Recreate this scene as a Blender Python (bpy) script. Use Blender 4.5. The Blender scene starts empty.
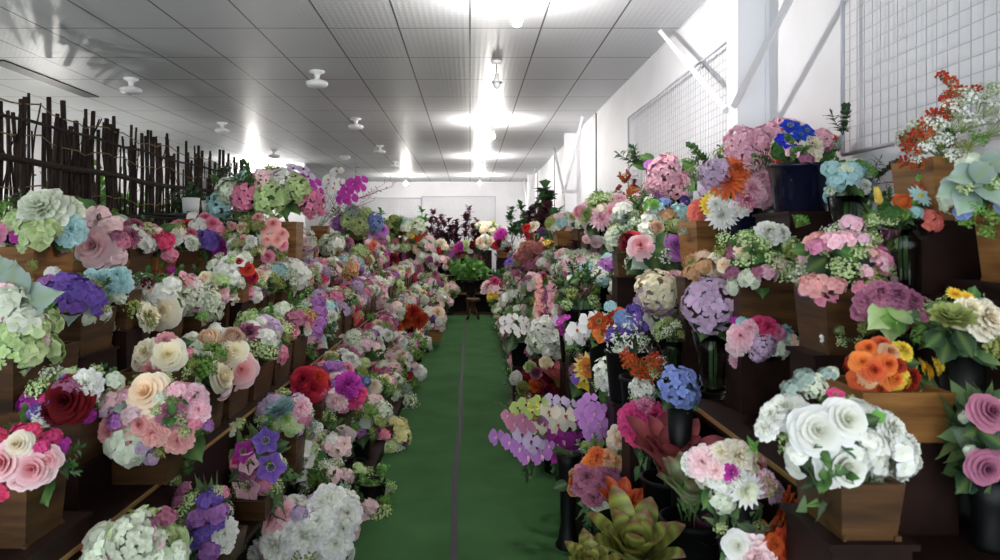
import bpy, math, random, re
from mathutils import Vector, Matrix, Quaternion
PI = math.pi
sc = bpy.context.scene
COL = sc.collection
rnd = random.Random(7)

# ------------------------------------------------------------------ camera, sky, exposure
EYE = 1.75                      # eye height in metres
F = 700.0                       # focal length in pixels of the 1000 px frame
cam_d = bpy.data.cameras.new('camera')
cam = bpy.data.objects.new('camera', cam_d)
COL.objects.link(cam)
cam.location = (0, 0, EYE)
cam.rotation_euler = (PI/2, 0, 0)
cam_d.sensor_width = 36
cam_d.lens = 36 * F / 1000
cam_d.shift_x = 0.030
cam_d.shift_y = -0.040
cam_d.clip_end = 100
cam_d.dof.use_dof = True
cam_d.dof.focus_distance = 4.6
cam_d.dof.aperture_fstop = 5.0
sc.camera = cam
w = bpy.data.worlds.new('daylight'); sc.world = w
w.use_nodes = True
w.node_tree.nodes['Background'].inputs[0].default_value = (0.86, 0.93, 1.0, 1)
w.node_tree.nodes['Background'].inputs[1].default_value = 1.9
sc.view_settings.view_transform = 'Standard'
sc.view_settings.look = 'None'
sc.view_settings.exposure = 1.05
sc.view_settings.gamma = 1
sc.view_settings.use_curve_mapping = False
sc.cycles.use_denoising = True
sc.cycles.max_bounces = 8
sc.cycles.diffuse_bounces = 5
sc.cycles.sample_clamp_indirect = 6
BULB_POWER = 820.0              # emission strength of the lit bulbs

def P(px, py, d):
    """the point in the room seen at pixel px,py at distance d along the aisle"""
    return Vector(((px-470)/F*d, d, EYE-(py-240)/F*d))

# ------------------------------------------------------------------ materials
def lin(c):
    return tuple(((x/255)/12.92 if x/255 <= .04045 else (((x/255)+.055)/1.055)**2.4) for x in c)

def mat(name, col=(200,200,200), rough=.6, metal=0, emit=0, spec=.5):
    m = bpy.data.materials.new(name); m.use_nodes = True
    b = m.node_tree.nodes['Principled BSDF']
    b.inputs['Base Color'].default_value = (*lin(col), 1)
    b.inputs['Roughness'].default_value = rough
    b.inputs['Metallic'].default_value = metal
    b.inputs['Specular IOR Level'].default_value = spec
    if emit:
        b.inputs['Emission Color'].default_value = (*lin(col), 1)
        b.inputs['Emission Strength'].default_value = emit
    return m

def N(m, t, **kw):
    n = m.node_tree.nodes.new(t)
    for k, v in kw.items():
        if hasattr(n, k): setattr(n, k, v)
        else: n.inputs[k.replace('_', ' ')].default_value = v
    return n

def petal_mat(name, rough, trans, spec):
    m = mat(name, rough=rough, spec=spec); nt = m.node_tree; L = nt.links
    b = nt.nodes['Principled BSDF']; out = nt.nodes['Material Output']
    a = nt.nodes.new('ShaderNodeAttribute'); a.attribute_name = 'Col'
    oi = nt.nodes.new('ShaderNodeObjectInfo')
    mr = N(m, 'ShaderNodeMapRange'); mr.inputs[3].default_value = .86; mr.inputs[4].default_value = 1.1
    L.new(oi.outputs['Random'], mr.inputs[0])
    hs = nt.nodes.new('ShaderNodeHueSaturation'); L.new(mr.outputs[0], hs.inputs['Value'])
    mh = N(m, 'ShaderNodeMapRange'); mh.inputs[3].default_value = .488; mh.inputs[4].default_value = .512
    L.new(oi.outputs['Random'], mh.inputs[0]); L.new(mh.outputs[0], hs.inputs['Hue'])
    L.new(a.outputs['Color'], hs.inputs['Color'])
    L.new(hs.outputs[0], b.inputs['Base Color'])
    t = nt.nodes.new('ShaderNodeBsdfTranslucent'); L.new(hs.outputs[0], t.inputs[0])
    mx = nt.nodes.new('ShaderNodeMixShader'); mx.inputs[0].default_value = trans
    L.new(b.outputs[0], mx.inputs[1]); L.new(t.outputs[0], mx.inputs[2]); L.new(mx.outputs[0], out.inputs[0])
    return m
PET = petal_mat('silk_petal', .75, .16, .2)
LEAF = petal_mat('silk_leaf', .5, .14, .4)

def wood(name, c1, c2, scale=(3, 3, 26), plank=None, rough=.5):
    m = mat(name, rough=rough, spec=.12 if 'dark' in name else .3); nt = m.node_tree; L = nt.links
    b = nt.nodes['Principled BSDF']
    tc = nt.nodes.new('ShaderNodeTexCoord'); mp = nt.nodes.new('ShaderNodeMapping'); mp.inputs['Scale'].default_value = scale
    oi = nt.nodes.new('ShaderNodeObjectInfo')
    L.new(oi.outputs['Location'], mp.inputs['Location'])
    L.new(tc.outputs['Object'], mp.inputs[0])
    nz = N(m, 'ShaderNodeTexNoise', Scale=1.0, Detail=6.0, Distortion=.6); L.new(mp.outputs[0], nz.inputs['Vector'])
    cr = nt.nodes.new('ShaderNodeValToRGB'); cr.color_ramp.elements[0].position = .3; cr.color_ramp.elements[1].position = .72
    cr.color_ramp.elements[0].color = (*lin(c1), 1); cr.color_ramp.elements[1].color = (*lin(c2), 1)
    L.new(nz.outputs['Fac'], cr.inputs[0])
    L.new(cr.outputs[0], b.inputs['Base Color'])
    bp = N(m, 'ShaderNodeBump', Strength=.25, Distance=.01); L.new(nz.outputs['Fac'], bp.inputs['Height']); L.new(bp.outputs[0], b.inputs['Normal'])
    return m
WOOD = wood('stained_pine', (42,27,14), (92,62,33))
WOOD_L = wood('honey_pine', (92,60,28), (158,110,58))
WOOD_D = wood('dark_shelf_wood', (26,15,14), (44,27,23), (8, 2, 8))
BARK = wood('branch_bark', (24,17,15), (60,47,40), (20, 20, 5), rough=.85)
BAMBOO = wood('bamboo', (140,92,48), (200,150,92), (20,20,4))
GOLD = mat('brass_edge_strip', (176,140,84), .4, .4)
BLACK = mat('black_plastic', (12,12,14), .6, spec=.15)
NAVY = mat('navy_glazed_pot', (20,22,44), .15)
SOIL = mat('florist_foam', (38,44,30), .9)
WHITE = mat('white_paint', (236,236,240), .5)
WPLAS = mat('white_plastic', (235,235,235), .35)
WIRE = mat('white_wire', (176,178,188), .4)
TWINE = mat('jute_twine', (120,96,62), .9)
DARKM = mat('dark_metal', (30,30,34), .4, .6)
def glass():
    m = mat('vase_glass', (225,235,230), .04)
    b = m.node_tree.nodes['Principled BSDF']
    b.inputs['Transmission Weight'].default_value = 1; b.inputs['IOR'].default_value = 1.3
    return m
GLASS = glass()
SMOKE = mat('smoked_glass_vase', (12,13,13), .5, spec=.15); SMOKE.node_tree.nodes['Principled BSDF'].inputs['Transmission Weight'].default_value = .35
BULB = mat('lit_bulb', (255,250,244), .3, emit=BULB_POWER)
BULB_OFF = mat('frosted_bulb', (225,228,232), .15)

# ------------------------------------------------------------------ mesh builder
class MB:
    def __init__(s): s.v = []; s.f = []; s.c = []
    def add(s, vs, fs, cs, M=None):
        k = len(s.v)
        s.v += [tuple(M @ Vector(p)) for p in vs] if M is not None else [tuple(p) for p in vs]
        s.f += [tuple(i+k for i in f) for f in fs]
        s.c += cs if isinstance(cs, list) else [cs]*len(vs)
    def box(s, x0, x1, y0, y1, z0, z1, c=(.5,.5,.5), M=None):
        vs = [(x,y,z) for z in (z0,z1) for y in (y0,y1) for x in (x0,x1)]
        s.add(vs, [(0,2,3,1),(4,5,7,6),(0,1,5,4),(2,6,7,3),(0,4,6,2),(1,3,7,5)], c, M)
    def tube(s, pts, r, c=(.5,.5,.5), n=6, r2=None):
        pts = [Vector(p) for p in pts]; vs = []; fs = []
        for i, p in enumerate(pts):
            t = (pts[min(i+1,len(pts)-1)]-pts[max(i-1,0)]).normalized()
            a = t.cross(Vector((0,0,1)) if abs(t.z) < .9 else Vector((1,0,0))).normalized(); b = t.cross(a)
            rr = r if r2 is None else r+(r2-r)*i/(len(pts)-1)
            vs += [p+(a*math.cos(2*PI*j/n)+b*math.sin(2*PI*j/n))*rr for j in range(n)]
        for i in range(len(pts)-1):
            for j in range(n):
                fs.append((i*n+j, i*n+(j+1)%n, (i+1)*n+(j+1)%n, (i+1)*n+j))
        fs.append(tuple(range(n))[::-1]); fs.append(tuple((len(pts)-1)*n+j for j in range(n)))
        s.add(vs, fs, c)
    def lathe(s, prof, c=(.5,.5,.5), n=20, M=None):
        vs = []; fs = []
        for r, z in prof: vs += [(r*math.cos(2*PI*j/n), r*math.sin(2*PI*j/n), z) for j in range(n)]
        for i in range(len(prof)-1):
            for j in range(n): fs.append((i*n+j, i*n+(j+1)%n, (i+1)*n+(j+1)%n, (i+1)*n+j))
        s.add(vs, fs, c, M)
    def blob(s, p, r, c, sq=1.0):
        x, y, z = p
        vs = [(x+r,y,z),(x-r,y,z),(x,y+r,z),(x,y-r,z),(x,y,z+r*sq),(x,y,z-r*sq)]
        s.add(vs, [(0,2,4),(2,1,4),(1,3,4),(3,0,4),(2,0,5),(1,2,5),(3,1,5),(0,3,5)], c)
    def ball(s, p, r, c, n=10, m=6, sq=1.0):
        vs = []; fs = []
        for i in range(m+1):
            a = PI*i/m
            vs += [(p[0]+r*math.sin(a)*math.cos(2*PI*j/n), p[1]+r*math.sin(a)*math.sin(2*PI*j/n), p[2]+r*sq*math.cos(a)) for j in range(n)]
        for i in range(m):
            for j in range(n): fs.append((i*n+j, (i+1)*n+j, (i+1)*n+(j+1)%n, i*n+(j+1)%n))
        s.add(vs, fs, c)
    def mesh(s, name, m, smooth=True):
        me = bpy.data.meshes.new(name); me.from_pydata(s.v, [], s.f)
        a = me.color_attributes.new('Col', 'FLOAT_COLOR', 'POINT')
        flat = []
        for c in s.c: flat += [c[0], c[1], c[2], 1.0]
        a.data.foreach_set('color', flat)
        me.materials.append(m)
        if smooth: me.polygons.foreach_set('use_smooth', [True]*len(me.polygons))
        me.update(); return me

def link(name, me, parent=None, loc=None, rot=None, scl=None):
    o = bpy.data.objects.new(name, me); COL.objects.link(o)
    if parent is not None: o.parent = parent
    if loc is not None: o.location = loc
    if rot is not None: o.rotation_euler = rot
    if scl is not None: o.scale = scl
    return o
def tag(o, label, cat, group=None):
    o['label'] = label; o['category'] = cat
    if group: o['group'] = group
    return o
def thing(name, label, cat, loc=(0,0,0), rz=0, group=None):
    return tag(link(name, None, loc=loc, rot=(0,0,rz)), label, cat, group)
def struct(name, mb, m, smooth=False):
    o = link(name, mb.mesh(name, m, smooth)); o['kind'] = 'structure'; return o

# ------------------------------------------------------------------ flowers: unit size, facing +Z
def mix(a, b, t): return tuple(a[i]+(b[i]-a[i])*t for i in range(3))
def jit(c, r, k=.08):
    f = 1+r.uniform(-k, k); return tuple(max(0, min(1, x*f)) for x in c)
def petal(mb, M, L, W, c0, c1, bend=0., cup=.25, nu=3, nv=2, tip=1.0, base=.12, wave=0., rr=None, rib=None, pf=''):
    """a petal or leaf along +Y of M, curling towards +Z"""
    vs = []; cs = []; fs = []
    for i in range(nu+1):
        u = i/nu
        if pf == 'rnd': wd = W*(max(.0, 1-(2*(u**1.35)*1.02-1.08)**2)**.5*.92+.1) if u < 1 else W*.4
        elif pf == 'strap': wd = W*(.75+.25*math.sin(PI*u*.9))*(1 if u < .8 else .72 if u < 1 else .12)
        elif pf == 'leaf': wd = W*(.06+.94*math.sin(PI*u**.72)**.8) if u < 1 else W*.03
        else: wd = W*(base+(1-base)*math.sin(PI*min(1, u**1.6*.84+.02)))*(1 if u < 1 else .5)
        for j in range(nv*2+1):
            v = j/nv-1
            z = bend*u*u*L + cup*v*v*wd + (rr.uniform(-wave, wave) if rr and wave and u > .5 else 0)
            y = L*(u - .1*v*v*(1 if u > .7 else 0)); 
            vs.append((v*wd, y, z)); c = mix(c0, c1, u)
            if rib is not None and j == nv: c = mix(c, rib, .6)
            cs.append(c)
    n = nv*2+1
    for i in range(nu):
        for j in range(n-1): fs.append((i*n+j, i*n+j+1, (i+1)*n+j+1, (i+1)*n+j))
    mb.add(vs, fs, cs, M)
def aim(phi, tilt, base=(0,0,0), roll=0.):
    """petal +Y pointed at azimuth phi, raised tilt from the horizontal"""
    return Matrix.Translation(base) @ Matrix.Rotation(phi, 4, 'Z') @ Matrix.Rotation(tilt, 4, 'X') @ Matrix.Rotation(roll, 4, 'Y')
def face(d, spin=0.):
    return Vector(d).to_track_quat('Z', 'Y').to_matrix().to_4x4() @ Matrix.Rotation(spin, 4, 'Z')
def fib(n, zmin=-.2, r=None):
    out = []; g = PI*(3-math.sqrt(5))
    for i in range(n):
        z = 1-(1-zmin)*(i+.5)/n; q = math.sqrt(max(0, 1-z*z)); a = i*g+(r.uniform(-.15,.15) if r else 0)
        out.append(Vector((q*math.cos(a), q*math.sin(a), z)))
    return out
def cup_petal(mb, phi, dl, R, H, rb, z0, c0, c1, r, ruf=0., nu=4, nv=4, roll=.12):
    vs = []; cs = []; fs = []
    off = r.uniform(-.02, .03)
    for i in range(nu+1):
        u = i/nu
        for j in range(nv+1):
            v = 2*j/nv-1; ue = u*(1-.22*v*v)
            a = phi+dl*v*(.55+.45*math.sin(PI*min(1,.15+u*.6)))
            rad = rb+(R-rb)*ue**.75+off+(roll*(u**4))+ (r.uniform(-ruf, ruf) if u > .6 else 0)
            z = z0+H*ue**1.15-roll*.6*u**6+(r.uniform(-ruf, ruf) if u > .6 else 0)
            vs.append((rad*math.cos(a), rad*math.sin(a), z)); cs.append(mix(c0, c1, u**1.5))
    for i in range(nu):
        for j in range(nv): fs.append((i*(nv+1)+j, i*(nv+1)+j+1, (i+1)*(nv+1)+j+1, (i+1)*(nv+1)+j))
    mb.add(vs, fs, cs)
GREEN = lin((74,112,56)); DGREEN = lin((38,66,40)); LIME = lin((150,180,90)); YEL = lin((238,196,60))

def m_rose(mb, a, b, r):
    for R, H, n, dl, z0, t in ((.05,.64,2,1.9,.12,1),(.16,.68,3,1.3,.04,.9),(.34,.66,3,1.25,-.02,.8),(.5,.6,4,1.0,-.1,.6),(.66,.5,4,.98,-.18,.4),(.80,.36,5,.82,-.26,.2),(.9,.2,5,.8,-.34,0)):
        p0 = r.uniform(0, 6)
        for i in range(n):
            c = mix(b, a, t)
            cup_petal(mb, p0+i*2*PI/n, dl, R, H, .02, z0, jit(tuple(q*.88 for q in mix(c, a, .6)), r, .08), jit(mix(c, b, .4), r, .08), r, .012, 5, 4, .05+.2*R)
    for i in range(5): petal(mb, aim(i*1.26, -.5, (0,0,-.3)), .6, .16, GREEN, GREEN)
def m_carn(mb, a, b, r):
    for R, H, n, dl, z0, t in ((.12,.55,4,.9,.1,1),(.28,.55,6,.7,.05,.85),(.45,.5,8,.5,0,.6),(.62,.38,9,.45,-.05,.4),(.8,.2,10,.42,-.1,.2),(.95,-.05,11,.4,-.12,0)):
        p0 = r.uniform(0, 6)
        for i in range(n):
            c = mix(b, a, t)
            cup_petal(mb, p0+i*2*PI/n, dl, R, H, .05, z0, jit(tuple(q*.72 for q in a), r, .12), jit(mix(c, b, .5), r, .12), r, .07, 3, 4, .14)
def m_ranu(mb, a, b, r):
    for R, H, n, dl, z0, t in ((.12,.7,3,1.2,0,1),(.26,.74,4,1.0,-.05,.9),(.4,.74,5,.9,-.15,.7),(.56,.68,6,.75,-.25,.5),(.72,.55,6,.75,-.35,.3),(.88,.38,7,.66,-.45,.1)):
        p0 = r.uniform(0, 6)
        for i in range(n):
            c = mix(b, a, t)
            cup_petal(mb, p0+i*2*PI/n, dl, R, H*1.1, .12, z0, jit(c, r, .04), jit(mix(c, b, .4), r, .05), r, .015, 4, 4, -.12)
def floret(mb, M, s, a, b, r, n=4, ctr=None, wd=.46):
    for i in range(n):
        petal(mb, M @ aim(i*2*PI/n+r.uniform(-.1,.1), r.uniform(.1,.35)), s, s*wd, jit(a, r, .1), jit(b, r, .07), bend=-.22, cup=.3, nu=3, nv=1, pf='rnd')
    if ctr is not None: 
        k = len(mb.v); mb.blob((0,0,0), s*.09, mix(b, ctr, .45)); 
        for q in range(k, len(mb.v)): mb.v[q] = tuple(M @ (Vector(mb.v[q])+Vector((0,0,s*.08))))
def m_hyd(mb, a, b, r, sq=1.0):
    mb.ball((0,0,-.05), .62, mix(a, DGREEN, .75))
    for d in fib(46, -.55, r):
        rad = r.uniform(.72, 1.0)
        p = Vector((d.x*rad, d.y*rad, d.z*rad*.92)); n = (d+Vector((r.uniform(-.45,.45), r.uniform(-.45,.45), r.uniform(-.3,.5)))).normalized()
        t = r.random(); sh = r.uniform(.78, 1.08)
        floret(mb, Matrix.Translation(p) @ face(n, r.uniform(0,6)), .28, tuple(min(1, q*sh) for q in mix(a, b, t*.4)), tuple(min(1, q*sh) for q in mix(b, a, t*.5)), r, 4, LIME)
def m_clus(mb, a, b, r):
    for d in fib(12, -.1, r):
        rad = r.uniform(.55, .8); p = Vector((d.x*rad, d.y*rad, d.z*rad*.7-.05))
        mb.tube([(0,0,-.5), p*.9], .018, GREEN, 3)
        floret(mb, Matrix.Translation(p) @ face((d+Vector((r.uniform(-.3,.3), r.uniform(-.3,.3), .2))).normalized(), r.uniform(0,6)), .44, mix(a,b,r.random()*.4), b, r, r.choice((4,4,5)), LIME, .52)
def m_mum(mb, a, b, r):
    k = 7
    for i in range(k):
        t = i/(k-1); n = 7+2*i; L = .42+.58*t
        for j in range(n):
            M = aim(j*2*PI/n+i*.4+r.uniform(-.1,.1), 1.35-1.45*t+r.uniform(-.08,.08), (0,0,.12-.25*t))
            petal(mb, M, L, .085+.035*t, mix(a,b,t*.5), jit(b, r, .08), bend=.22*(1-t)+.03, cup=.5, nu=3, nv=1, tip=.8, base=.4)
def m_daisy(mb, a, b, r):
    for i in range(14):
        petal(mb, aim(i*2*PI/14+r.uniform(-.06,.06), r.uniform(-.02,.2)), 1, .17, b, jit(b, r), bend=-.05, cup=.2, nu=4, nv=1, pf='rnd')
    mb.ball((0,0,.05), .2, YEL, 8, 4, .6)
def m_pompom(mb, a, b, r):
    for i in range(16):
        petal(mb, aim(i*2*PI/16, r.uniform(-.05,.25)), 1, .15, b, jit(b, r), bend=-.05, cup=.2, nu=4, nv=1, pf='rnd')
    for R, H, n, dl in ((.12,.4,4,1.),(.28,.4,5,.8),(.45,.32,7,.6),(.6,.2,8,.5)):
        for i in range(n): cup_petal(mb, i*2*PI/n+R*9, dl, R, H, .05, .02, a, jit(a, r), r, .03, 3, 3, .05)
def m_hell(mb, a, b, r):
    for i in range(5):
        petal(mb, aim(i*2*PI/5, .3+r.uniform(-.1,.15)), 1, .42, mix(b,a,.6), jit(b, r), bend=-.1, cup=.3, nu=5, nv=2, pf='rnd', rib=a)
    for i in range(16):
        q = i*2*PI/16; e = (.26*math.cos(q), .26*math.sin(q), .32+.08*(i%2))
        mb.tube([(0,0,.02), e], .012, LIME, 3); mb.blob(e, .035, lin((236,232,180)))
def m_orch(mb, a, b, r):
    lip = lin((204,120,60)) if min(b) > .55 else lin((120,20,80)) if b[0] > .3 and b[1] > .25 else lin((240,200,220))
    for q in (.5, 2.62, 4.71): petal(mb, aim(q*1+0, .1), .95, .3, b, jit(b, r), bend=-.08, cup=.12, nu=5, nv=1, pf='rnd')
    for q in (-.35-PI/2+1.3, PI/2+.05-.95+1.3): pass
    for q in (PI/2-.15, -PI/2+.15): petal(mb, aim(q, .15), .98, .56, mix(a,b,.7), jit(b, r), bend=-.1, cup=.1, nu=6, nv=2, pf='rnd')
    for q in (2.6, 3.7): petal(mb, aim(q, .9, (0,0,.05)), .4, .16, lip, lip, bend=.4, cup=.4, nu=2, nv=1)
    mb.ball((0,-.02,.12), .12, lip, 6, 4)
    petal(mb, aim(PI, .45, (0,0,.05)), .5, .16, lip, mix(lip, b, .4), bend=.5, cup=.4, nu=2, nv=1)
def m_berry(mb, a, b, r):
    for d in fib(16, -.3, r):
        p = d*r.uniform(.45,.8); mb.tube([(0,0,-.6), p], .02, GREEN, 3); mb.ball(p, .17, jit(b, r, .15), 8, 5)
def m_fill(mb, a, b, r):
    for d in fib(22, .0, r):
        q = d*r.uniform(.45,.7); q.z *= .9; mb.tube([(0,0,-.6), q], .014, LIME, 3)
        for k in range(5):
            e = q+Vector((r.uniform(-.2,.2), r.uniform(-.2,.2), r.uniform(-.02,.24)))
            mb.tube([q, e], .009, LIME, 3)
            if k < 4: floret(mb, Matrix.Translation(e) @ face((d+Vector((r.uniform(-.4,.4),r.uniform(-.4,.4),.3))).normalized(), r.uniform(0,6)), .085, mix(a,b,r.random()), b, r, 4, None, .6)
            else: mb.blob(e, .045, jit(a, r, .2))
def m_star(mb, a, b, r):
    for d in fib(16, .1, r):
        p = d*r.uniform(.6,1.05); mb.tube([(0,0,-.6), p], .012, GREEN, 3)
        for i in range(5): petal(mb, Matrix.Translation(p) @ face(d, r.uniform(0,6)) @ aim(i*2*PI/5, .15), .24, .055, a, b, nu=2, nv=1, cup=.3)
def m_fern(mb, a, b, r):
    for k in range(4):
        az = k*1.57+r.uniform(-.3,.3); el = r.uniform(.4,1.1); pts = []
        for i in range(13):
            t = i/12; h = t*math.sin(el)-.5*t*t; q = t*math.cos(el)*.95+.1*t
            pts.append(Vector((q*math.cos(az), q*math.sin(az), h)))
        mb.tube(pts, .014, a, 3, .004)
        for i in range(1, 13):
            tdir = (pts[i]-pts[i-1]).normalized(); side = tdir.cross(Vector((0,0,1))).normalized(); up = side.cross(tdir)
            for s in (-1, 1):
                for h in (0,):
                    M = Matrix((side*s*1.0, tdir, up)).transposed().to_4x4(); M.translation = pts[i-1].lerp(pts[i], h)
                    petal(mb, M @ Matrix.Rotation(-s*1.1*s, 4, 'Z'), (.26 if i > 1 else .15)*(1-i/14), .035, a, jit(b, r), bend=-.2, nu=2, nv=1)
def m_euc(mb, a, b, r):
    for k in range(3):
        az = k*2.1+r.uniform(-.4,.4); tip = Vector((.55*math.cos(az), .55*math.sin(az), .85-.2*k)); pts = [tip*(i/5)+Vector((0,0,-.15*(i/5)**2)) for i in range(6)]
        mb.tube(pts, .018, lin((120,110,90)), 4, .006)
        for i in range(1, 6):
            for s in (0, PI):
                petal(mb, Matrix.Translation(pts[i]) @ aim(az+PI/2+s+r.uniform(-.3,.3), r.uniform(-.1,.6)), .34, .19, a, jit(b, r, .12), bend=-.1, cup=.08, nu=4, nv=1, pf='rnd')
        petal(mb, Matrix.Translation(pts[5]) @ aim(az-PI/2, .5), .3, .15, a, b, nu=3, nv=1)
def m_leafs(mb, a, b, r, n=6, k=3, wd=.12, L=.4):
    for q in range(k):
        az = q*2*PI/k+r.uniform(-.4,.4); tip = Vector((.4*math.cos(az), .4*math.sin(az), 1-.15*q)); pts = [tip*(i/n) for i in range(n+1)]
        mb.tube(pts, .016, a, 4, .006)
        for i in range(1, n+1):
            for s in (0, PI):
                petal(mb, Matrix.Translation(pts[i]) @ aim(az+PI/2+s+r.uniform(-.5,.5), r.uniform(.3,.9)), L, wd, a, jit(b, r, .15), bend=-.25, cup=.25, nu=4, nv=1, pf='leaf', rib=mix(a, LIME, .3))
        petal(mb, Matrix.Translation(pts[n]) @ aim(az-PI/2, 1.2), L, wd, a, b, nu=3, nv=1)
def m_big(mb, a, b, r):
    for i in range(3):
        petal(mb, aim(i*2.1+r.uniform(-.3,.3), .25, (0,0,0)), 1, .48, a, jit(b, r), bend=-.18, cup=.16, nu=6, nv=2, pf='leaf', rib=LIME)
    mb.tube([(0,0,0),(0,0,-1)], .03, GREEN, 4)
def m_oneleaf(mb, a, b, r):
    petal(mb, aim(0, .1, (0,-1,-.1)), 2, .72, a, b, bend=-.08, cup=.14, nu=8, nv=2, pf='leaf', rib=mix(a, LIME, .5))
    mb.tube([(0,-1,-.1),(0,-1.3,-.5)], .035, GREEN, 4)
def m_spike(mb, a, b, r):
    mb.tube([(0,0,-1),(0,0,1)], .03, GREEN, 4)
    for i in range(30):
        t = i/29; z = -.75+1.7*t; az = i*2.4; q = .26*(1-.7*t)
        p = (q*math.cos(az)*.5, q*math.sin(az)*.5, z)
        floret(mb, Matrix.Translation(p) @ face((math.cos(az), math.sin(az), .35), az), q*1.05+.06, a, b, r, 5, LIME, .5)
def m_succ(mb, a, b, r):
    for i in range(6):
        t = i/5; n = 4+i
        for j in range(n):
            petal(mb, aim(j*2*PI/n+i*.6, 1.3-1.2*t, (0,0,.1-.1*t)), .35+.65*t, .16+.2*t, mix(a,b,t*.5), jit(b, r, .1), bend=.15, cup=.3, nu=5, nv=2, pf='rnd', wave=.03, rr=r)
def m_brom(mb, a, b, r):
    pk = lin((206,150,170))
    for i in range(4):
        t = i/3; n = (3,5,6,7)[i]
        for j in range(n):
            L = (.62+.4*t)*r.uniform(.9,1.06); W = .115+.05*t; nu = 12; vs = []; cs = []; fs = []
            ca, cb = jit(a, r), jit(b, r, .12)
            for q in range(nu+1):
                u = q/nu; wd = W*(.8+.3*math.sin(PI*u))*(1 if u < .8 else math.sqrt(max(.02, 1-((u-.8)/.2)**2)))
                for v in (-1, -.5, 0, .5, 1):
                    vs.append((v*wd, L*u, (-.03-.16*t)*u*u*L+.42*v*v*wd))
                    c = mix(ca, cb, u)
                    if CURC == 'A': c = mix(c, lin((70,48,30)), .55 if q % 2 else 0)
                    if CURC == 'J' and abs(v) < .6: c = mix(c, pk if q % 3 else lin((236,230,210)), .5 if v else .35)
                    if q >= nu-1 and CURC in 'AJMN': c = mix(c, lin((120,40,60)), .6)
                    cs.append(c)
            for q in range(nu):
                for k in range(4): fs.append((q*5+k, q*5+k+1, q*5+k+6, q*5+k+5))
            mb.add(vs, fs, cs, aim(j*2*PI/n+i*.7+r.uniform(-.15,.15), 1.5-.46*t+r.uniform(-.06,.06), (0,0,-.1)))
def m_tulip(mb, a, b, r):
    for i in range(6):
        cup_petal(mb, i*2*PI/6, .75, .3 if i%2 else .36, 1.5, .16, -.7, jit(mix(a,b,.3), r), b, r, .01, 5, 4, -.22)
    mb.ball((0,0,-.35), .3, b, 8, 5, 1.4)
def m_thistle(mb, a, b, r):
    mb.ball((0,0,0), .5, a, 8, 6)
    for d in fib(70, -.8, r):
        petal(mb, Matrix.Translation(d*.4) @ face(d) @ Matrix.Rotation(PI/2, 4, 'X'), .5, .06, a, jit(b, r, .15), nu=1, nv=1, cup=.2)
def m_twig(mb, a, b, r):
    for k in range(5):
        az = r.uniform(0,6); p = Vector((0,0,-.6)); pts = [p.copy()]
        dirn = Vector((.3*math.cos(az), .3*math.sin(az), .4))
        for i in range(5):
            p = p+dirn+Vector((r.uniform(-.1,.1), r.uniform(-.1,.1), 0)); pts.append(p.copy())
            e = p+Vector((r.uniform(-.25,.25), r.uniform(-.25,.25), .15)); mb.tube([p, e], .012, a, 3); mb.blob(e, .05, b)
        mb.tube(pts, .02, a, 4, .008)

KIND = {'R':(m_rose,'rose'), 'C':(m_carn,'carnation'), 'U':(m_ranu,'ranunculus'), 'H':(m_hyd,'hydrangea_head'), 'F':(m_clus,'blossom_cluster'),
 'M':(m_mum,'chrysanthemum'), 'D':(m_daisy,'daisy'), 'Y':(m_pompom,'gerbera'), 'L':(m_hell,'hellebore'), 'O':(m_orch,'orchid'), 'B':(m_berry,'berry_cluster'),
 'S':(m_fill,'filler_spray'), 'X':(m_star,'star_flower_spray'), 'N':(m_fern,'fern_frond'), 'E':(m_euc,'eucalyptus_sprig'), 'V':(m_leafs,'leaf_sprig'),
 'Z':(m_oneleaf,'leaf'), 'G':(m_big,'leaf_cluster'), 'P':(m_spike,'flower_spike'), 'Q':(m_succ,'succulent_rosette'), 'T':(m_brom,'bromeliad'), 'K':(m_tulip,'bud'), 'I':(m_thistle,'thistle'), 'W':(m_twig,'twig')}
WORD = dict(R='rose', C='carnation', U='ranunculus', H='hydrangea', F='blossom', M='chrysanthemum', D='daisy', Y='gerbera', L='hellebore', O='orchid', B='berry', P='snapdragon', Q='succulent', T='bromeliad', K='tulip', I='thistle', X='star flower', S='filler')
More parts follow.
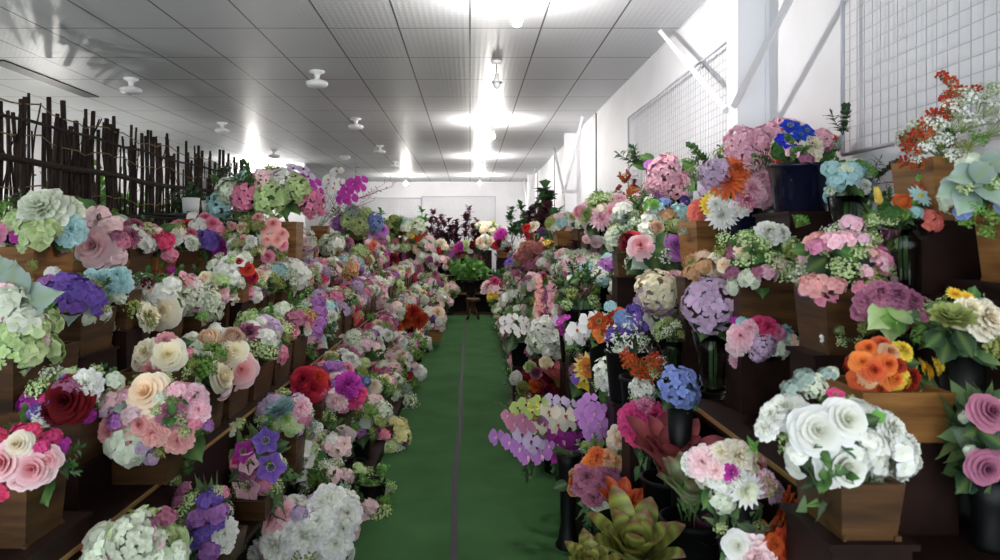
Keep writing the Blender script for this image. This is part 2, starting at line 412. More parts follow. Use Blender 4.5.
PAL = dict(  # letter: (inner sRGB, outer sRGB, word)
 w=((236,238,214),(246,246,246),'white'), c=((246,226,176),(250,244,226),'cream'), y=((240,190,40),(248,222,60),'yellow'), o=((210,66,14),(238,112,40),'orange'),
 r=((150,10,24),(206,30,44),'red'), b=((64,6,20),(112,12,34),'burgundy'), p=((222,92,140),(240,150,180),'pink'), h=((196,20,84),(232,54,118),'hot pink'),
 m=((140,14,116),(190,30,164),'magenta'), l=((142,70,160),(188,114,200),'lilac'), v=((84,50,150),(126,90,190),'violet'), u=((90,116,190),(132,156,222),'blue'),
 s=((150,200,204),(176,220,222),'aqua'), g=((160,196,100),(208,226,166),'lime green'), n=((206,220,182),(232,238,220),'pale green'), k=((243,186,194),(250,222,226),'blush pink'),
 a=((250,204,162),(253,232,208),'peach'), d=((128,50,86),(178,98,132),'mauve'), e=((112,138,126),(158,178,168),'grey green'), t=((150,44,20),(194,76,40),'rust'),
 x=((250,236,200),(240,140,160),'pink edged cream'), z=((236,110,120),(248,216,220),'pink and white'), f=((44,80,40),(78,122,62),'green'), j=((30,52,34),(52,82,52),'dark green'),
 i=((236,140,146),(246,182,176),'salmon'), q=((60,20,40),(88,34,58),'dark plum'), A=((128,112,52),(150,168,76),'olive green'), B=((18,40,150),(36,70,200),'royal blue'),
 C=((226,84,76),(236,104,92),'coral'), D=((120,150,150),(124,160,160),'teal'), E=((220,130,60),(228,186,140),'tan'), J=((84,140,56),(126,176,86),'bright green'), K=((210,160,200),(196,180,214),'pale lilac'),
 M=((130,60,60),(176,92,90),'dusty red'), N=((130,150,70),(190,80,90),'red tipped green'), O=((236,150,50),(248,226,90),'yellow and orange'), F=((232,222,120),(246,244,176),'pale yellow'), P=((240,150,178),(250,208,222),'pale pink'))
MESH = {}
LEAFY = set('NEVZGTQJ')
CURC = ''
def bloom_mesh(k, c, var=0):
    global CURC
    CURC = c
    key = (k, c, var)
    if key not in MESH:
        r = random.Random(hash((ord(k), ord(c), var)) % 99991)
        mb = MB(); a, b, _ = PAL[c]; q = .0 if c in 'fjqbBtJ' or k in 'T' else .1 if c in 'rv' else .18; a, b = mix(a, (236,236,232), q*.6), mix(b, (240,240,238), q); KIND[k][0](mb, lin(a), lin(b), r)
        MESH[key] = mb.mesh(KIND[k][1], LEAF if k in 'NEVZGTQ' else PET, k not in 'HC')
    return MESH[key]
def foliage_mesh(var):
    key = ('foliage', var)
    if key not in MESH:
        r = random.Random(50+var); mb = MB()
        cols = [((34,58,36),(60,92,52)), ((52,84,48),(96,134,80)), ((70,98,60),(120,150,96)), ((44,62,50),(92,118,100))]
        for d in fib(90, -.7, r):
            a, b = cols[r.choice((0,0,1,2,3) if var < 2 else (0,1,2,2,3))]
            p = d*r.uniform(.1,.5); L = r.uniform(.35,.6)
            petal(mb, Matrix.Translation(p) @ face((d+Vector((r.uniform(-.5,.5), r.uniform(-.5,.5), r.uniform(-.3,.5)))).normalized(), r.uniform(0,6)) @ Matrix.Rotation(PI/2-.25, 4, 'X'),
                  L, r.uniform(.1,.17), lin(a), jit(lin(b), r, .15), bend=-.25, cup=.25, nu=4, nv=1, pf='leaf', rib=lin((110,140,90)))
        for d in fib(14, .2, r): mb.tube([(0,0,-.7), d*.7], .018, lin((70,98,54)), 3)
        MESH[key] = mb.mesh('foliage', LEAF)
    return MESH[key]
# ------------------------------------------------------------------ the setting
CZ = EYE+1.61                   # ceiling height
YB, YF = 19.4, -3.2             # back wall, open shop front behind the camera
XL, XR = -6.4, 1.60
def carpet_mat():
    m = mat('green_turf_carpet', (40,96,56), .95, spec=.1); nt = m.node_tree; L = nt.links; b = nt.nodes['Principled BSDF']
    tc = nt.nodes.new('ShaderNodeTexCoord')
    nz = N(m, 'ShaderNodeTexNoise', Scale=220.0, Detail=3.0); L.new(tc.outputs['Object'], nz.inputs['Vector'])
    n2 = N(m, 'ShaderNodeTexNoise', Scale=2.2, Detail=3.0); L.new(tc.outputs['Object'], n2.inputs['Vector'])
    cr = nt.nodes.new('ShaderNodeValToRGB'); cr.color_ramp.elements[0].position = .3; cr.color_ramp.elements[1].position = .75
    cr.color_ramp.elements[0].color = (*lin((38,72,38)), 1); cr.color_ramp.elements[1].color = (*lin((78,120,72)), 1)
    ad = N(m, 'ShaderNodeMath', operation='MULTIPLY_ADD'); ad.inputs[1].default_value = .35; L.new(n2.outputs['Fac'], ad.inputs[0])
    sb = N(m, 'ShaderNodeMath', operation='MULTIPLY'); sb.inputs[1].default_value = .65; L.new(nz.outputs['Fac'], sb.inputs[0]); L.new(sb.outputs[0], ad.inputs[2])
    L.new(ad.outputs[0], cr.inputs[0]); L.new(cr.outputs[0], b.inputs['Base Color'])
    bp = N(m, 'ShaderNodeBump', Strength=.6, Distance=.006); L.new(nz.outputs['Fac'], bp.inputs['Height']); L.new(bp.outputs[0], b.inputs['Normal'])
    return m
def ceil_mat():
    m = mat('embossed_ceiling_panel', (204,206,210), .42, spec=.38); nt = m.node_tree; L = nt.links; b = nt.nodes['Principled BSDF']
    tc = nt.nodes.new('ShaderNodeTexCoord'); sp = nt.nodes.new('ShaderNodeSeparateXYZ'); L.new(tc.outputs['Object'], sp.inputs[0])
    def mth(op, a, bb=None, c=None):
        n = nt.nodes.new('ShaderNodeMath'); n.operation = op
        for i, q in enumerate((a, bb, c)):
            if q is None: continue
            if isinstance(q, (int, float)): n.inputs[i].default_value = q
            else: L.new(q, n.inputs[i])
        return n.outputs[0]
    def cell(o, per, off): return mth('FRACT', mth('DIVIDE', mth('ADD', o, off), per))
    def dist(o, per, off): 
        f = cell(o, per, off); return mth('MULTIPLY', mth('MINIMUM', f, mth('SUBTRACT', 1.0, f)), per)
    dx = dist(sp.outputs[0], .54, 540.0); dy = dist(sp.outputs[1], .85, 850.0-5.32+.85*6)
    seam = mth('LESS_THAN', mth('MINIMUM', dx, dy), .0065)
    # embossed lozenges, 4.5 cm apart
    u = mth('ABSOLUTE', mth('SUBTRACT', cell(sp.outputs[0], .045, 45.0), .5)); v = mth('ABSOLUTE', mth('SUBTRACT', cell(sp.outputs[1], .0607, 60.7), .5))
    bump = mth('MAXIMUM', u, v); bump = mth('SMOOTH_MIN', bump, .42, .1)
    mx = nt.nodes.new('ShaderNodeMix'); mx.data_type = 'RGBA'
    mx.inputs[6].default_value = (*lin((204,206,210)), 1); mx.inputs[7].default_value = (*lin((70,70,76)), 1)
    L.new(seam, mx.inputs[0]); L.new(mx.outputs[2], b.inputs['Base Color'])
    h = mth('SUBTRACT', bump, mth('MULTIPLY', seam, .8))
    bp = N(m, 'ShaderNodeBump', Strength=.5, Distance=.006); L.new(h, bp.inputs['Height']); L.new(bp.outputs[0], b.inputs['Normal'])
    return m
def wall_mat():
    m = mat('painted_white_wall', (232,232,236), .55, spec=.3); nt = m.node_tree; L = nt.links; b = nt.nodes['Principled BSDF']
    tc = nt.nodes.new('ShaderNodeTexCoord'); nz = N(m, 'ShaderNodeTexNoise', Scale=1.6, Detail=4.0); L.new(tc.outputs['Object'], nz.inputs['Vector'])
    cr = nt.nodes.new('ShaderNodeValToRGB'); cr.color_ramp.elements[0].position = .25; cr.color_ramp.elements[1].position = .6
    cr.color_ramp.elements[0].color = (*lin((214,213,216)), 1); cr.color_ramp.elements[1].color = (*lin((226,226,230)), 1)
    L.new(nz.outputs['Fac'], cr.inputs[0]); L.new(cr.outputs[0], b.inputs['Base Color']); return m
CARPET, CEIL, WALL = carpet_mat(), ceil_mat(), wall_mat()
def slab(name, x0, x1, y0, y1, z0, z1, m):
    mb = MB(); mb.box(x0, x1, y0, y1, z0, z1); return struct(name, mb, m)
slab('floor', XL, XR, YF, YB, -.1, 0, CARPET)
slab('ceiling', XL, XR, YF, YB, CZ, CZ+.1, CEIL)
slab('wall_right', XR, XR+.12, YF, YB, -.1, CZ+.1, WALL)
slab('wall_left', XL-.12, XL, YF, YB, -.1, CZ+.1, WALL)
slab('wall_back', XL-.12, XR+.12, YB, YB+.12, -.1, CZ+.1, WALL)
slab('wall_partition', -5.2, -3.45, 14.6, 14.7, 0, CZ, WALL)
# joint strip along the middle of the aisle, slightly wavy
mb = MB(); vs = []; n = 60
for i in range(n+1):
    y = -1+i*(18.0/n); x = -.10+.012*math.sin(y*2.1)+(.035 if y < 3.4 else 0)*min(1, (3.4-y) if y < 3.4 else 0)
    vs += [(x-.02, y, .003), (x+.02, y, .003), (x-.02, y, .0), (x+.02, y, .0)]
fs = []
for i in range(n):
    k = i*4; fs += [(k, k+1, k+5, k+4), (k+2, k, k+4, k+6), (k+1, k+3, k+7, k+5)]
mb.add(vs, fs, (.2,.2,.2)); struct('trim_1', mb, mat('grey_joint_tape', (46,42,50), .8))
# wall panel joints and white angle trim under the ceiling on the right wall
for i, y in enumerate((8.85, 13.2, 16.5)):
    mb = MB(); mb.box(XR-.012, XR, y-.012, y+.012, 0, CZ); struct('trim_%d' % (i+2), mb, mat('dark_wall_joint', (60,58,52), .8))
mb = MB(); mb.box(XR-.008, XR, YF, YB, CZ-.008, CZ); struct('trim_5', mb, WHITE)
mb = MB(); mb.box(XL, XR, YB-.02, YB, CZ-.02, CZ); struct('trim_6', mb, WHITE)
mb = MB(); mb.box(-4.32, -4.16, 6.25, 7.85, CZ-.012, CZ+.0, M=None); struct('trim_7', mb, DARKM)

# columns with their slanting braces on the right wall
for cy, lab in ((3.82, 'white steel column with two slanting braces beside the pink hydrangeas'), (10.6, 'white steel column with slanting braces far down the right wall'), (17.3, 'white steel column at the far end of the right wall')):
    t = thing('column', lab, 'column', (0, cy, 0), group='columns along the right wall')
    mb = MB(); mb.box(1.43, 1.45, -.08, .08, 0, CZ); mb.box(1.58, 1.60, -.08, .08, 0, CZ); mb.box(1.45, 1.58, -.07, -.05, 0, CZ); mb.box(1.45, 1.58, .05, .07, 0, CZ)
    link('shaft', mb.mesh('shaft', WHITE, False), t)
    for s in (-1, 1):
        mb = MB(); a = Vector((1.42, s*.06, EYE+.72)); b = Vector((1.46, s*1.55, CZ-.01)); mb.tube([a, b], .021, n=4)
        link('brace', mb.mesh('brace', WHITE, False), t)

def wire_panel(y0, y1, z0, z1, axis, fixed, lab):
    t = thing('wire_panel', lab, 'wire panel', (fixed, y0, z0) if axis == 'x' else (y0, fixed, z0), group='white wire display panels')
    def pt(a, z): return (0, a, z) if axis == 'x' else (a, 0, z)
    W, H = y1-y0, z1-z0; fr = MB(); g = MB()
    for p, q in (((0,0),(W,0)),((W,0),(W,H)),((W,H),(0,H)),((0,H),(0,0))): fr.tube([pt(*p), pt(*q)], .009, n=5)
    n = int(W/.052)
    for i in range(1, n): g.tube([pt(i*W/n, 0), pt(i*W/n, H)], .002, n=3)
    n = int(H/.052)
    for i in range(1, n): g.tube([pt(0, i*H/n), pt(W, i*H/n)], .002, n=3)
    link('frame', fr.mesh('frame', WIRE), t); link('wire_grid', g.mesh('wire_grid', WIRE), t)
wire_panel(1.0, 2.92, EYE+.355, EYE+1.3, 'x', 1.555, 'white wire grid panel on the right wall nearest the front, above the wooden boxes')
wire_panel(4.2, 6.87, EYE+.3, EYE+1.2, 'x', 1.555, 'white wire grid panel behind the braced column on right wall')
wire_panel(-3.4, -1.35, EYE+.15, EYE+1.16, 'y', YB-.03, 'left white wire grid panel on the back wall')
wire_panel(-1.33, .70, EYE+.15, EYE+1.2, 'y', YB-.03, 'right white wire grid panel on the back wall')

# ------------------------------------------------------------------ lamps
def pendant(x, y, lit, lab, drop=.17):
    t = thing('hanging_bulb', lab, 'light bulb', (x, y, CZ), group='bulbs hanging from the ceiling')
    mb = MB(); mb.lathe([(0,0),(.05,0),(.045,-.02),(.008,-.028),(.004,-.03)], n=14); link('ceiling_rose', mb.mesh('ceiling_rose', WPLAS), t)
    mb = MB(); mb.tube([(0,0,-.02),(0,0,-drop+.05)], .004, n=5); link('cord', mb.mesh('cord', DARKM), t)
    mb = MB(); mb.lathe([(.004,-drop+.06),(.018,-drop+.055),(.02,-drop+.01),(.055 if not lit else .022,-drop-.02),(.05 if not lit else .02,-drop-.022)], n=14); link('socket', mb.mesh('socket', WPLAS), t)
    mb = MB(); mb.ball((0,0,-drop-.045), .034, (1,1,1), 14, 10, 1.15); link('bulb', mb.mesh('bulb', BULB if lit else BULB_OFF), t)
labs = ['lit bare bulb nearest the front, over the aisle', 'second lit bare bulb along the aisle ceiling', 'third lit bare bulb along the aisle ceiling', 'farthest lit bare bulb over the aisle by the back wall']
for y, l in zip((4.45, 9.4, 13.4, 17.3), labs): pendant(.3 if y < 12 else .24, y, True, l)
pendant(.24, 6.3, False, 'unlit frosted bulb over the aisle between two lit ones')
pendant(-1.6, 17.4, True, 'lit bare bulb over the left shelves near the back wall')
pendant(-4.35, 14.0, True, 'lit bare bulb far left, beyond the end of the branch fence')
pendant(-5.4, 9.0, True, 'lit bare bulb behind the branch fence', drop=1.3)  # added bulb, hung low to light the area beyond the fence
pendant(-5.2, 4.6, True, 'lit bare bulb behind the front end of the branch fence', drop=1.3)  # out of view, added for more light behind the fence
pendant(.3, -2.3, True, 'lit bare bulb over the aisle just behind the viewer')  # extra bulb outside the view, added as light for the foreground
def disc_lamp(x, y, lab, s=1.0):
    t = thing('ceiling_lamp', lab, 'ceiling lamp', (x, y, CZ), group='unlit white disc lamps on the ceiling'); t.scale = (s,)*3
    mb = MB(); mb.lathe([(0,0),(.062,0),(.062,-.012),(.03,-.025),(.02,-.05),(.022,-.075)], n=20); link('mount', mb.mesh('mount', WPLAS), t)
    mb = MB(); mb.lathe([(.02,-.07),(.06,-.078),(.088,-.09),(.092,-.105),(.08,-.125),(.04,-.135),(0,-.137)], n=24); link('lamp_disc', mb.mesh('lamp_disc', WPLAS), t)
for px, py, s, l in ((131,86,1,'white disc lamp nearest the front over the branch fence'), (317,79,1,'white disc lamp nearest the front over the left shelves'), (222,128,.95,'second white disc lamp over the branch fence'),
        (356,124,.95,'second white disc lamp over the left shelves'), (274,154,.95,'white disc lamp just above the big hydrangeas'), (380,150,.9,'third white disc lamp over the left shelves'), (395,165,.85,'farthest small white disc lamp over the left shelves')):
    y = 1.535*F/(240-py); disc_lamp((px-470)/F*y, y, l, s*1.15)
t = thing('smoke_detector', 'small white square detector between the ceiling lamps', 'smoke detector', ((345-470)/F*13.4, 13.4, CZ))
mb = MB(); mb.box(-.09,.09,-.06,.06,-.05,0); link('body', mb.mesh('body', WPLAS, False), t)
mb = MB(); mb.box(-.05,.05,-.03,.03,-.07,-.05); link('sensor_head', mb.mesh('sensor_head', WPLAS, False), t)

# ------------------------------------------------------------------ branch fence on the left
t = thing('branch_fence', 'dark rustic fence of upright branches tied with twine left of shelves', 'fence', (-4.0, 0, 0))
r = random.Random(3)
def branch(y, big, r):
    mb = MB(); top = 3.02+.03*(y-6)*.5+r.uniform(-.22,.12)+(.0 if big else -.25); rad = r.uniform(.014,.032) if big else r.uniform(.006,.014)
    lean = r.uniform(-.16,.22); x = r.uniform(-.05,.05); pts = []
    for i in range(8):
        q = i/7; pts.append((x+r.uniform(-.018,.018), y+lean*(q-.5)+r.uniform(-.02,.02), .0+top*q))
    mb.tube(pts, rad*1.1, n=6, r2=rad*.8)
    if r.random() < .35:
        p = Vector(pts[6]); mb.tube([pts[5], p+Vector((.02, r.choice((-1,1))*r.uniform(.06,.12), .1)), p+Vector((.03, r.choice((-1,1))*r.uniform(.1,.14), .38))], rad*.6, n=5, r2=rad*.4)
    return mb
n = 92
for i in range(n):
    y = 5.3+(12.6-5.3)*(max(0, i+r.uniform(-.3,.3))/n)**1.25
    link('branch', branch(y, True, r).mesh('branch', BARK), t)
mb = MB()
for i in range(85):
    q = branch(5.2+7.6*r.random()**1.2, False, r); mb.add(q.v, q.f, q.c)
o = link('thin_branches', mb.mesh('thin_branches', BARK), t); o['kind'] = 'stuff'
for z0, z1, rr_ in ((2.42, 2.5, .034), (2.80, 2.84, .016), (1.95, 2.1, .03), (1.2, 1.25, .03)):
    mb = MB(); mb.tube([(.07, 4.6+i*.55, z0+(z1-z0)*i/15+r.uniform(-.02,.02)) for i in range(16)], rr_, n=6, r2=rr_*.8); link('rail', mb.mesh('rail', BARK), t)
for z in (2.94, 2.66, 2.2):
    mb = MB(); mb.tube([(.05+.03*math.sin(i*2.2), 4.6+i*.2, z+.03*math.sin(i*.9)+.02*math.sin(i*2.3)) for i in range(42)], .007, n=4); link('twine', mb.mesh('twine', TWINE), t)

def bush(name, loc, s, n, ca, cb, lab, cat='plant', L=.28, W=.1, seed=1, trunk=True, leafs=None, group=None, zc=0.):
    """loc: base; crown of leaves filling an ellipsoid s above"""
    r = random.Random(seed); t = thing(name, lab, cat, loc, group=group); mb = MB(); st = MB()
    for k in range(max(4, n//14)):
        d = Vector((r.gauss(0,1), r.gauss(0,1), r.gauss(0,1))).normalized()*r.uniform(.3,1)
        e = Vector((d.x*s[0], d.y*s[1], zc+s[2]+d.z*s[2])); c = Vector((0,0,zc+.3*s[2]))
        st.tube([(0,0,0 if trunk else zc), c.lerp(e, .4)*1, e], .008, lin((88,76,58)), 4, .003)
        for i in range(14):
            q = c.lerp(e, r.uniform(.3,1.05))+Vector((r.uniform(-.04,.04),)*3)
            petal(mb, Matrix.Translation(q) @ face((r.uniform(-1,1), r.uniform(-1,1), r.uniform(-.3,1)), r.uniform(0,6)) @ Matrix.Rotation(1.0, 4, 'X'), L*r.uniform(.7,1.1), W*r.uniform(.8,1.1), lin(ca), jit(lin(cb), r, .2), bend=-.2, cup=.2, nu=3, nv=1)
    link('leaves', mb.mesh('leaves', LEAF), t); link('stems', st.mesh('stems', LEAF), t); return t
# greenery behind and on the fence
G1 = 'greenery behind the branch fence'
for i, (x, y, sx, sz, z, ca, cb, l) in enumerate((
    (-4.42, 7.7, .35, .42, 1.9, (80,130,50), (150,205,90), 'bright green leafy plant behind the front end of the fence'),
    (-4.4, 8.5, .3, .45, 1.7, (60,110,50), (120,190,80), 'second bright green plant behind the fence, under the dark ceiling slot'),
    (-4.42, 9.6, .35, .4, 1.7, (66,116,44), (150,200,80), 'yellow green plant behind the middle of the fence'),
    (-4.4, 7.2, .3, .4, 1.4, (50,100,44), (90,160,70), 'mid green plant low behind the front of the fence'),
    (-4.4, 10.9, .35, .4, 1.8, (70,110,50), (140,180,90), 'loose green plant behind the far part of the fence'))):
    bush('leafy_plant', (x, y, 0), (sx, sx, sz), 260, ca, cb, l, L=.13, W=.04, seed=i, zc=z, group=G1)
bush('hanging_ivy', (-3.86, 7.2, 1.65), (.12, .7, .22), 420, (66,100,40), (140,170,80), 'yellow green ivy hanging low on the branch fence', 'ivy', L=.08, W=.035, seed=8, trunk=False, zc=.05)
bush('hanging_ivy', (-3.8, 8.1, 1.2), (.14, .5, .38), 420, (60,92,56), (110,146,84), 'mid green trailing ivy on the fence, below the yellow green one', 'ivy', L=.07, W=.03, seed=9, trunk=False, zc=.05)
bush('fence_bush', (-3.85, 9.6, 2.05), (.16, .9, .28), 520, (30,52,30), (58,88,50), 'dark green boxwood bush hanging on fence', 'bush', L=.07, W=.03, seed=10, trunk=False, zc=0)
bush('fence_bush', (-3.8, 11.0, 2.2), (.2, .8, .42), 560, (40,54,44), (84,100,84), 'grey green bush at the far end of the branch fence', 'bush', L=.08, W=.03, seed=11, trunk=False, zc=0)
# bamboo screen, bench frame and white pots seen under the fence
t = thing('bamboo_screen', 'low orange brown bamboo screen behind the fence', 'screen', (-4.4, 8.8, 0))
for i in range(14):
    mb = MB(); mb.tube([(0, -.9+i*.13, 0), (0, -.9+i*.13+.02, 2.1+.02*(i%3))], .013, n=6); link('bamboo_cane', mb.mesh('bamboo_cane', BAMBOO), t)
for z in (1.95, 2.06):
    mb = MB(); mb.tube([(.03,-1.0,z),(.03,.95,z)], .02, n=6); link('cross_cane', mb.mesh('cross_cane', BAMBOO), t)
t = thing('metal_rack', 'dark metal rack carrying white pots left of the big hydrangeas', 'rack', (-3.3, 8.6, 0))
for x in (-.25, .25):
    for y in (-1.0, 1.0):
        mb = MB(); mb.box(x-.018, x+.018, y-.018, y+.018, 0, 2.06); link('post', mb.mesh('post', DARKM, False), t)
for z in (1.55, 1.8, 2.04):
    mb = MB(); mb.box(-.28,.28,-1.03,1.03,z-.02,z); link('shelf', mb.mesh('shelf', DARKM, False), t)
for i, (y, l) in enumerate(((8.15, 'small white pot nearest the front on the dark rack'), (8.75, 'middle small white pot on the dark rack'), (9.3, 'farthest small white pot on the dark rack'))):
    mb = MB(); mb.lathe([(0,0),(.085,0),(.1,.2),(.092,.2),(.085,.04),(0,.04)], n=20); tag(link('white_pot', mb.mesh('white_pot', WPLAS), loc=(-3.25, y, 2.04)), l, 'pot', 'white pots on the rack')

# ------------------------------------------------------------------ stepped display shelves
SH = {'L0':(-1.0,-.70,.10), 'L1':(-1.18,-1.0,.42), 'L2':(-1.58,-1.18,.83), 'L3':(-2.36,-1.58,1.08), 'L4':(-3.02,-2.36,1.45),
      'R1':(.62,.87,.45), 'R2':(.87,1.25,1.11), 'R4':(1.25,1.59,1.60)}
NAMES = {'L0':'lowest plinth along the left edge of the green carpet','L1':'low dark shelf board, second step up on the left','L2':'dark shelf board with thin brass edge, middle step on the left','L3':'dark shelf board, second highest step on the left','L4':'highest dark shelf board on the left below the fence',
 'R1':'low dark shelf board along the right of the carpet','R2':'dark shelf board with thin brass edge on the right carrying glass vases','R4':'highest dark shelf board against the right wall'}
for k, (x0, x1, z) in SH.items():
    left = k[0] == 'L'; y0, y1 = (1.2, 16.3) if left else (1.15, 17.2)
    t = thing('display_shelf', NAMES[k], 'shelf', (0,0,0))
    mb = MB(); mb.box(x0, x1, y0, y1, z-.03, z); link('board', mb.mesh('board', WOOD_D, False), t)
    xe = x1 if left else x0; s = 1 if left else -1
    mb = MB(); mb.box(*sorted((xe, xe+s*.006)), y0, y1, z-.012, z+.002); link('edge_strip', mb.mesh('edge_strip', GOLD if k in ('L2','R2') else WOOD_D, False), t)
    if k not in ('L1', 'R2'): mb = MB(); mb.box(*sorted((xe-s*.025, xe-s*.005)), y0, y1, 0.0, z-.03)
    if k not in ('L1', 'R2'): link('kick_panel', mb.mesh('kick_panel', WOOD_D, False), t)
    for i in range(6):
        y = y0+.2+(y1-y0-.4)*i/5; xb = (x0+.03) if left else (x1-.03)
        mb = MB(); mb.box(xb-.02, xb+.02, y-.02, y+.02, 0, z-.03); link('support_post', mb.mesh('support_post', WOOD_D, False), t)

# ------------------------------------------------------------------ containers
CM = {}
def trough_mesh(kind, w, l, h):
    key = (kind, round(w,2), round(l,2), round(h,2))
    if key in CM: return CM[key]
    w, l, h = key[1:]; mb = MB(); t = .014; f = .86
    def ring(s, ww, ll, z): return [(-ww/2,-ll/2,z),(ww/2,-ll/2,z),(ww/2,ll/2,z),(-ww/2,ll/2,z)]
    vs = ring(0, w*f, l*f, 0)+ring(0, w, l, h)+ring(0, w-2*t, l-2*t, h)+ring(0, w*f-2*t, l*f-2*t, .02)
    fs = [(3,2,1,0)]
    for a in (0, 4, 8): fs += [(a+i, a+(i+1)%4, a+4+(i+1)%4, a+4+i) for i in range(4)]
    fs.append((12,13,14,15)); mb.add(vs, fs, (.5,.5,.5))
    for q in (1, 2):      # corner battens and a plank seam
        pass
    for sx in (-1, 1):
        for sy in (-1, 1):
            mb.box(sx*w*f/2-.006*(sx>0)-.0, sx*w*f/2+.006, sy*l*f/2-.006, sy*l*f/2+.006, 0, .01)
    CM[key] = mb.mesh('planter_box', {'trough':WOOD,'box':WOOD_L,'tall':WOOD_L,'whitebox':WHITE}[kind], False); return CM[key]
def round_mesh(kind, rr, h):
    key = (kind, round(rr,2), round(h,2))
    if key in CM: return CM[key]
    rr, h = key[1:]; mb = MB()
    if kind in ('vase', 'smoke'):
        mb.lathe([(0,0),(rr*.62,0),(rr*.66,h*.08),(rr*.6,h*.3),(rr*.72,h*.65),(rr,h),(rr-.006,h),(rr*.72-.006,h*.65),(rr*.6-.006,h*.3),(rr*.6-.006,h*.1),(0,h*.07)], n=28)
    elif kind == 'foot':
        mb.lathe([(0,0),(rr*1.0,0),(rr*1.05,.012),(rr*.8,.05),(rr*.62,h*.25),(rr*.66,h*.6),(rr*.85,h*.9),(rr,h),(rr*.9,h),(rr*.7,h*.85),(0,h*.8)], n=28)
    else:
        mb.lathe([(0,0),(rr*.75,0),(rr*.78,.01),(rr*.97,h*.93),(rr*1.04,h*.94),(rr*1.04,h),(rr*.93,h),(rr*.9,h*.8),(0,h*.8)], n=24)
    CM[key] = mb.mesh('vase', {'vase':GLASS,'smoke':SMOKE,'foot':SMOKE,'pot':BLACK,'navy':NAVY}[kind]); return CM[key]
CW = dict(trough='brown wooden trough', box='honey wood box', tall='tall honey wood box', whitebox='white box', vase='clear glass vase', smoke='smoked glass vase', foot='tall dark glass vase', pot='black pot', navy='navy pot', none='')
HMAX = dict(trough=.19, box=.18, tall=.5, whitebox=.18, vase=.42, smoke=.5, foot=.9, pot=.24, navy=.2)
ROW = {'L0':-.86,'L1':-1.06,'L2':-1.345,'L3':-1.78,'L4':-2.6,'R0':.64,'R1':.80,'R2':1.05,'R4':1.32}
ROWSAY = {'L0':'on the lowest left shelf','L1':'on the second lowest left shelf','L2':'on the middle left shelf','L3':'on the upper left shelf','L4':'on the top left shelf',
          'R0':'on the floor, right of the carpet','R1':'on the low right shelf','R2':'on the middle right shelf','R4':'on the top right shelf','B':'on the back table'}
ROWZ = {k: v[2] for k, v in SH.items()}; ROWZ['R0'] = 0; ROWZ['B'] = .92
ITEMS = []
def A(row, cx, cy, rx, ry, toks, cont='trough', label=None, d=None, fol=1.0, bx=None, rim=None):
    d0 = d
    if d is None: d = ROW[row]*F/(cx-470)
    if row == 'L4' and d0 is not None: d = min(15.9, 2.02*F/(470-cx))
    if row == 'L3' and d0 is not None: d = min(15.9, max(d, 1.7*F/(470-cx)))
    cap = {'R1':.755,'R0':.62,'R2':1.12,'R4':1.4,'L1':1.06,'L0':.84}.get(row)
    if cap: d = min(d, cap*F/abs(cx-470))
    ITEMS.append(dict(row=row, cx=cx, cy=cy, rx=rx, ry=ry, toks=toks, cont=cont, label=label, d=d, fol=fol, auto=d0 is None, bx=bx, rim=rim))
TOK = re.compile(r'([A-Z])([a-zA-Z])(?:(-?\d+),(-?\d+),(\d+))?(?:\*(\d+))?$')

def put(kind, col, pos, n, rad, root, base, r, out=None):
    nm = KIND[kind][1]
    if kind in 'ZG':
        y = Vector(out if out is not None else (0,-.3,-1)); z = Vector((0,-1,.55)).normalized() if n.y < 0.1 else n
        x = y.cross(z); 
        if x.length < .01: x = Vector((1,0,0))
        x.normalize(); y = z.cross(x); M = Matrix((x, y, z)).transposed().to_4x4()
    else: M = face(n, r.uniform(0, 6) if kind not in 'O' else r.uniform(-.4,.4))
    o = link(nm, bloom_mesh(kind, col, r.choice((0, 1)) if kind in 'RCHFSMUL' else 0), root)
    if kind == 'O': 
        # keep the flower upright: +Y of the flower points up
        y = Vector((0,0,1)); z = Vector(n).normalized(); x = y.cross(z); x.normalize(); y = z.cross(x); M = Matrix((x, y, z)).transposed().to_4x4() @ Matrix.Rotation(r.uniform(-.3,.3), 4, 'Z')
    M = Matrix.Translation(pos-base) @ M @ Matrix.Scale(rad, 4)
    o.matrix_local = M
    return o
UP = set('NEVSXFPWTBQ')
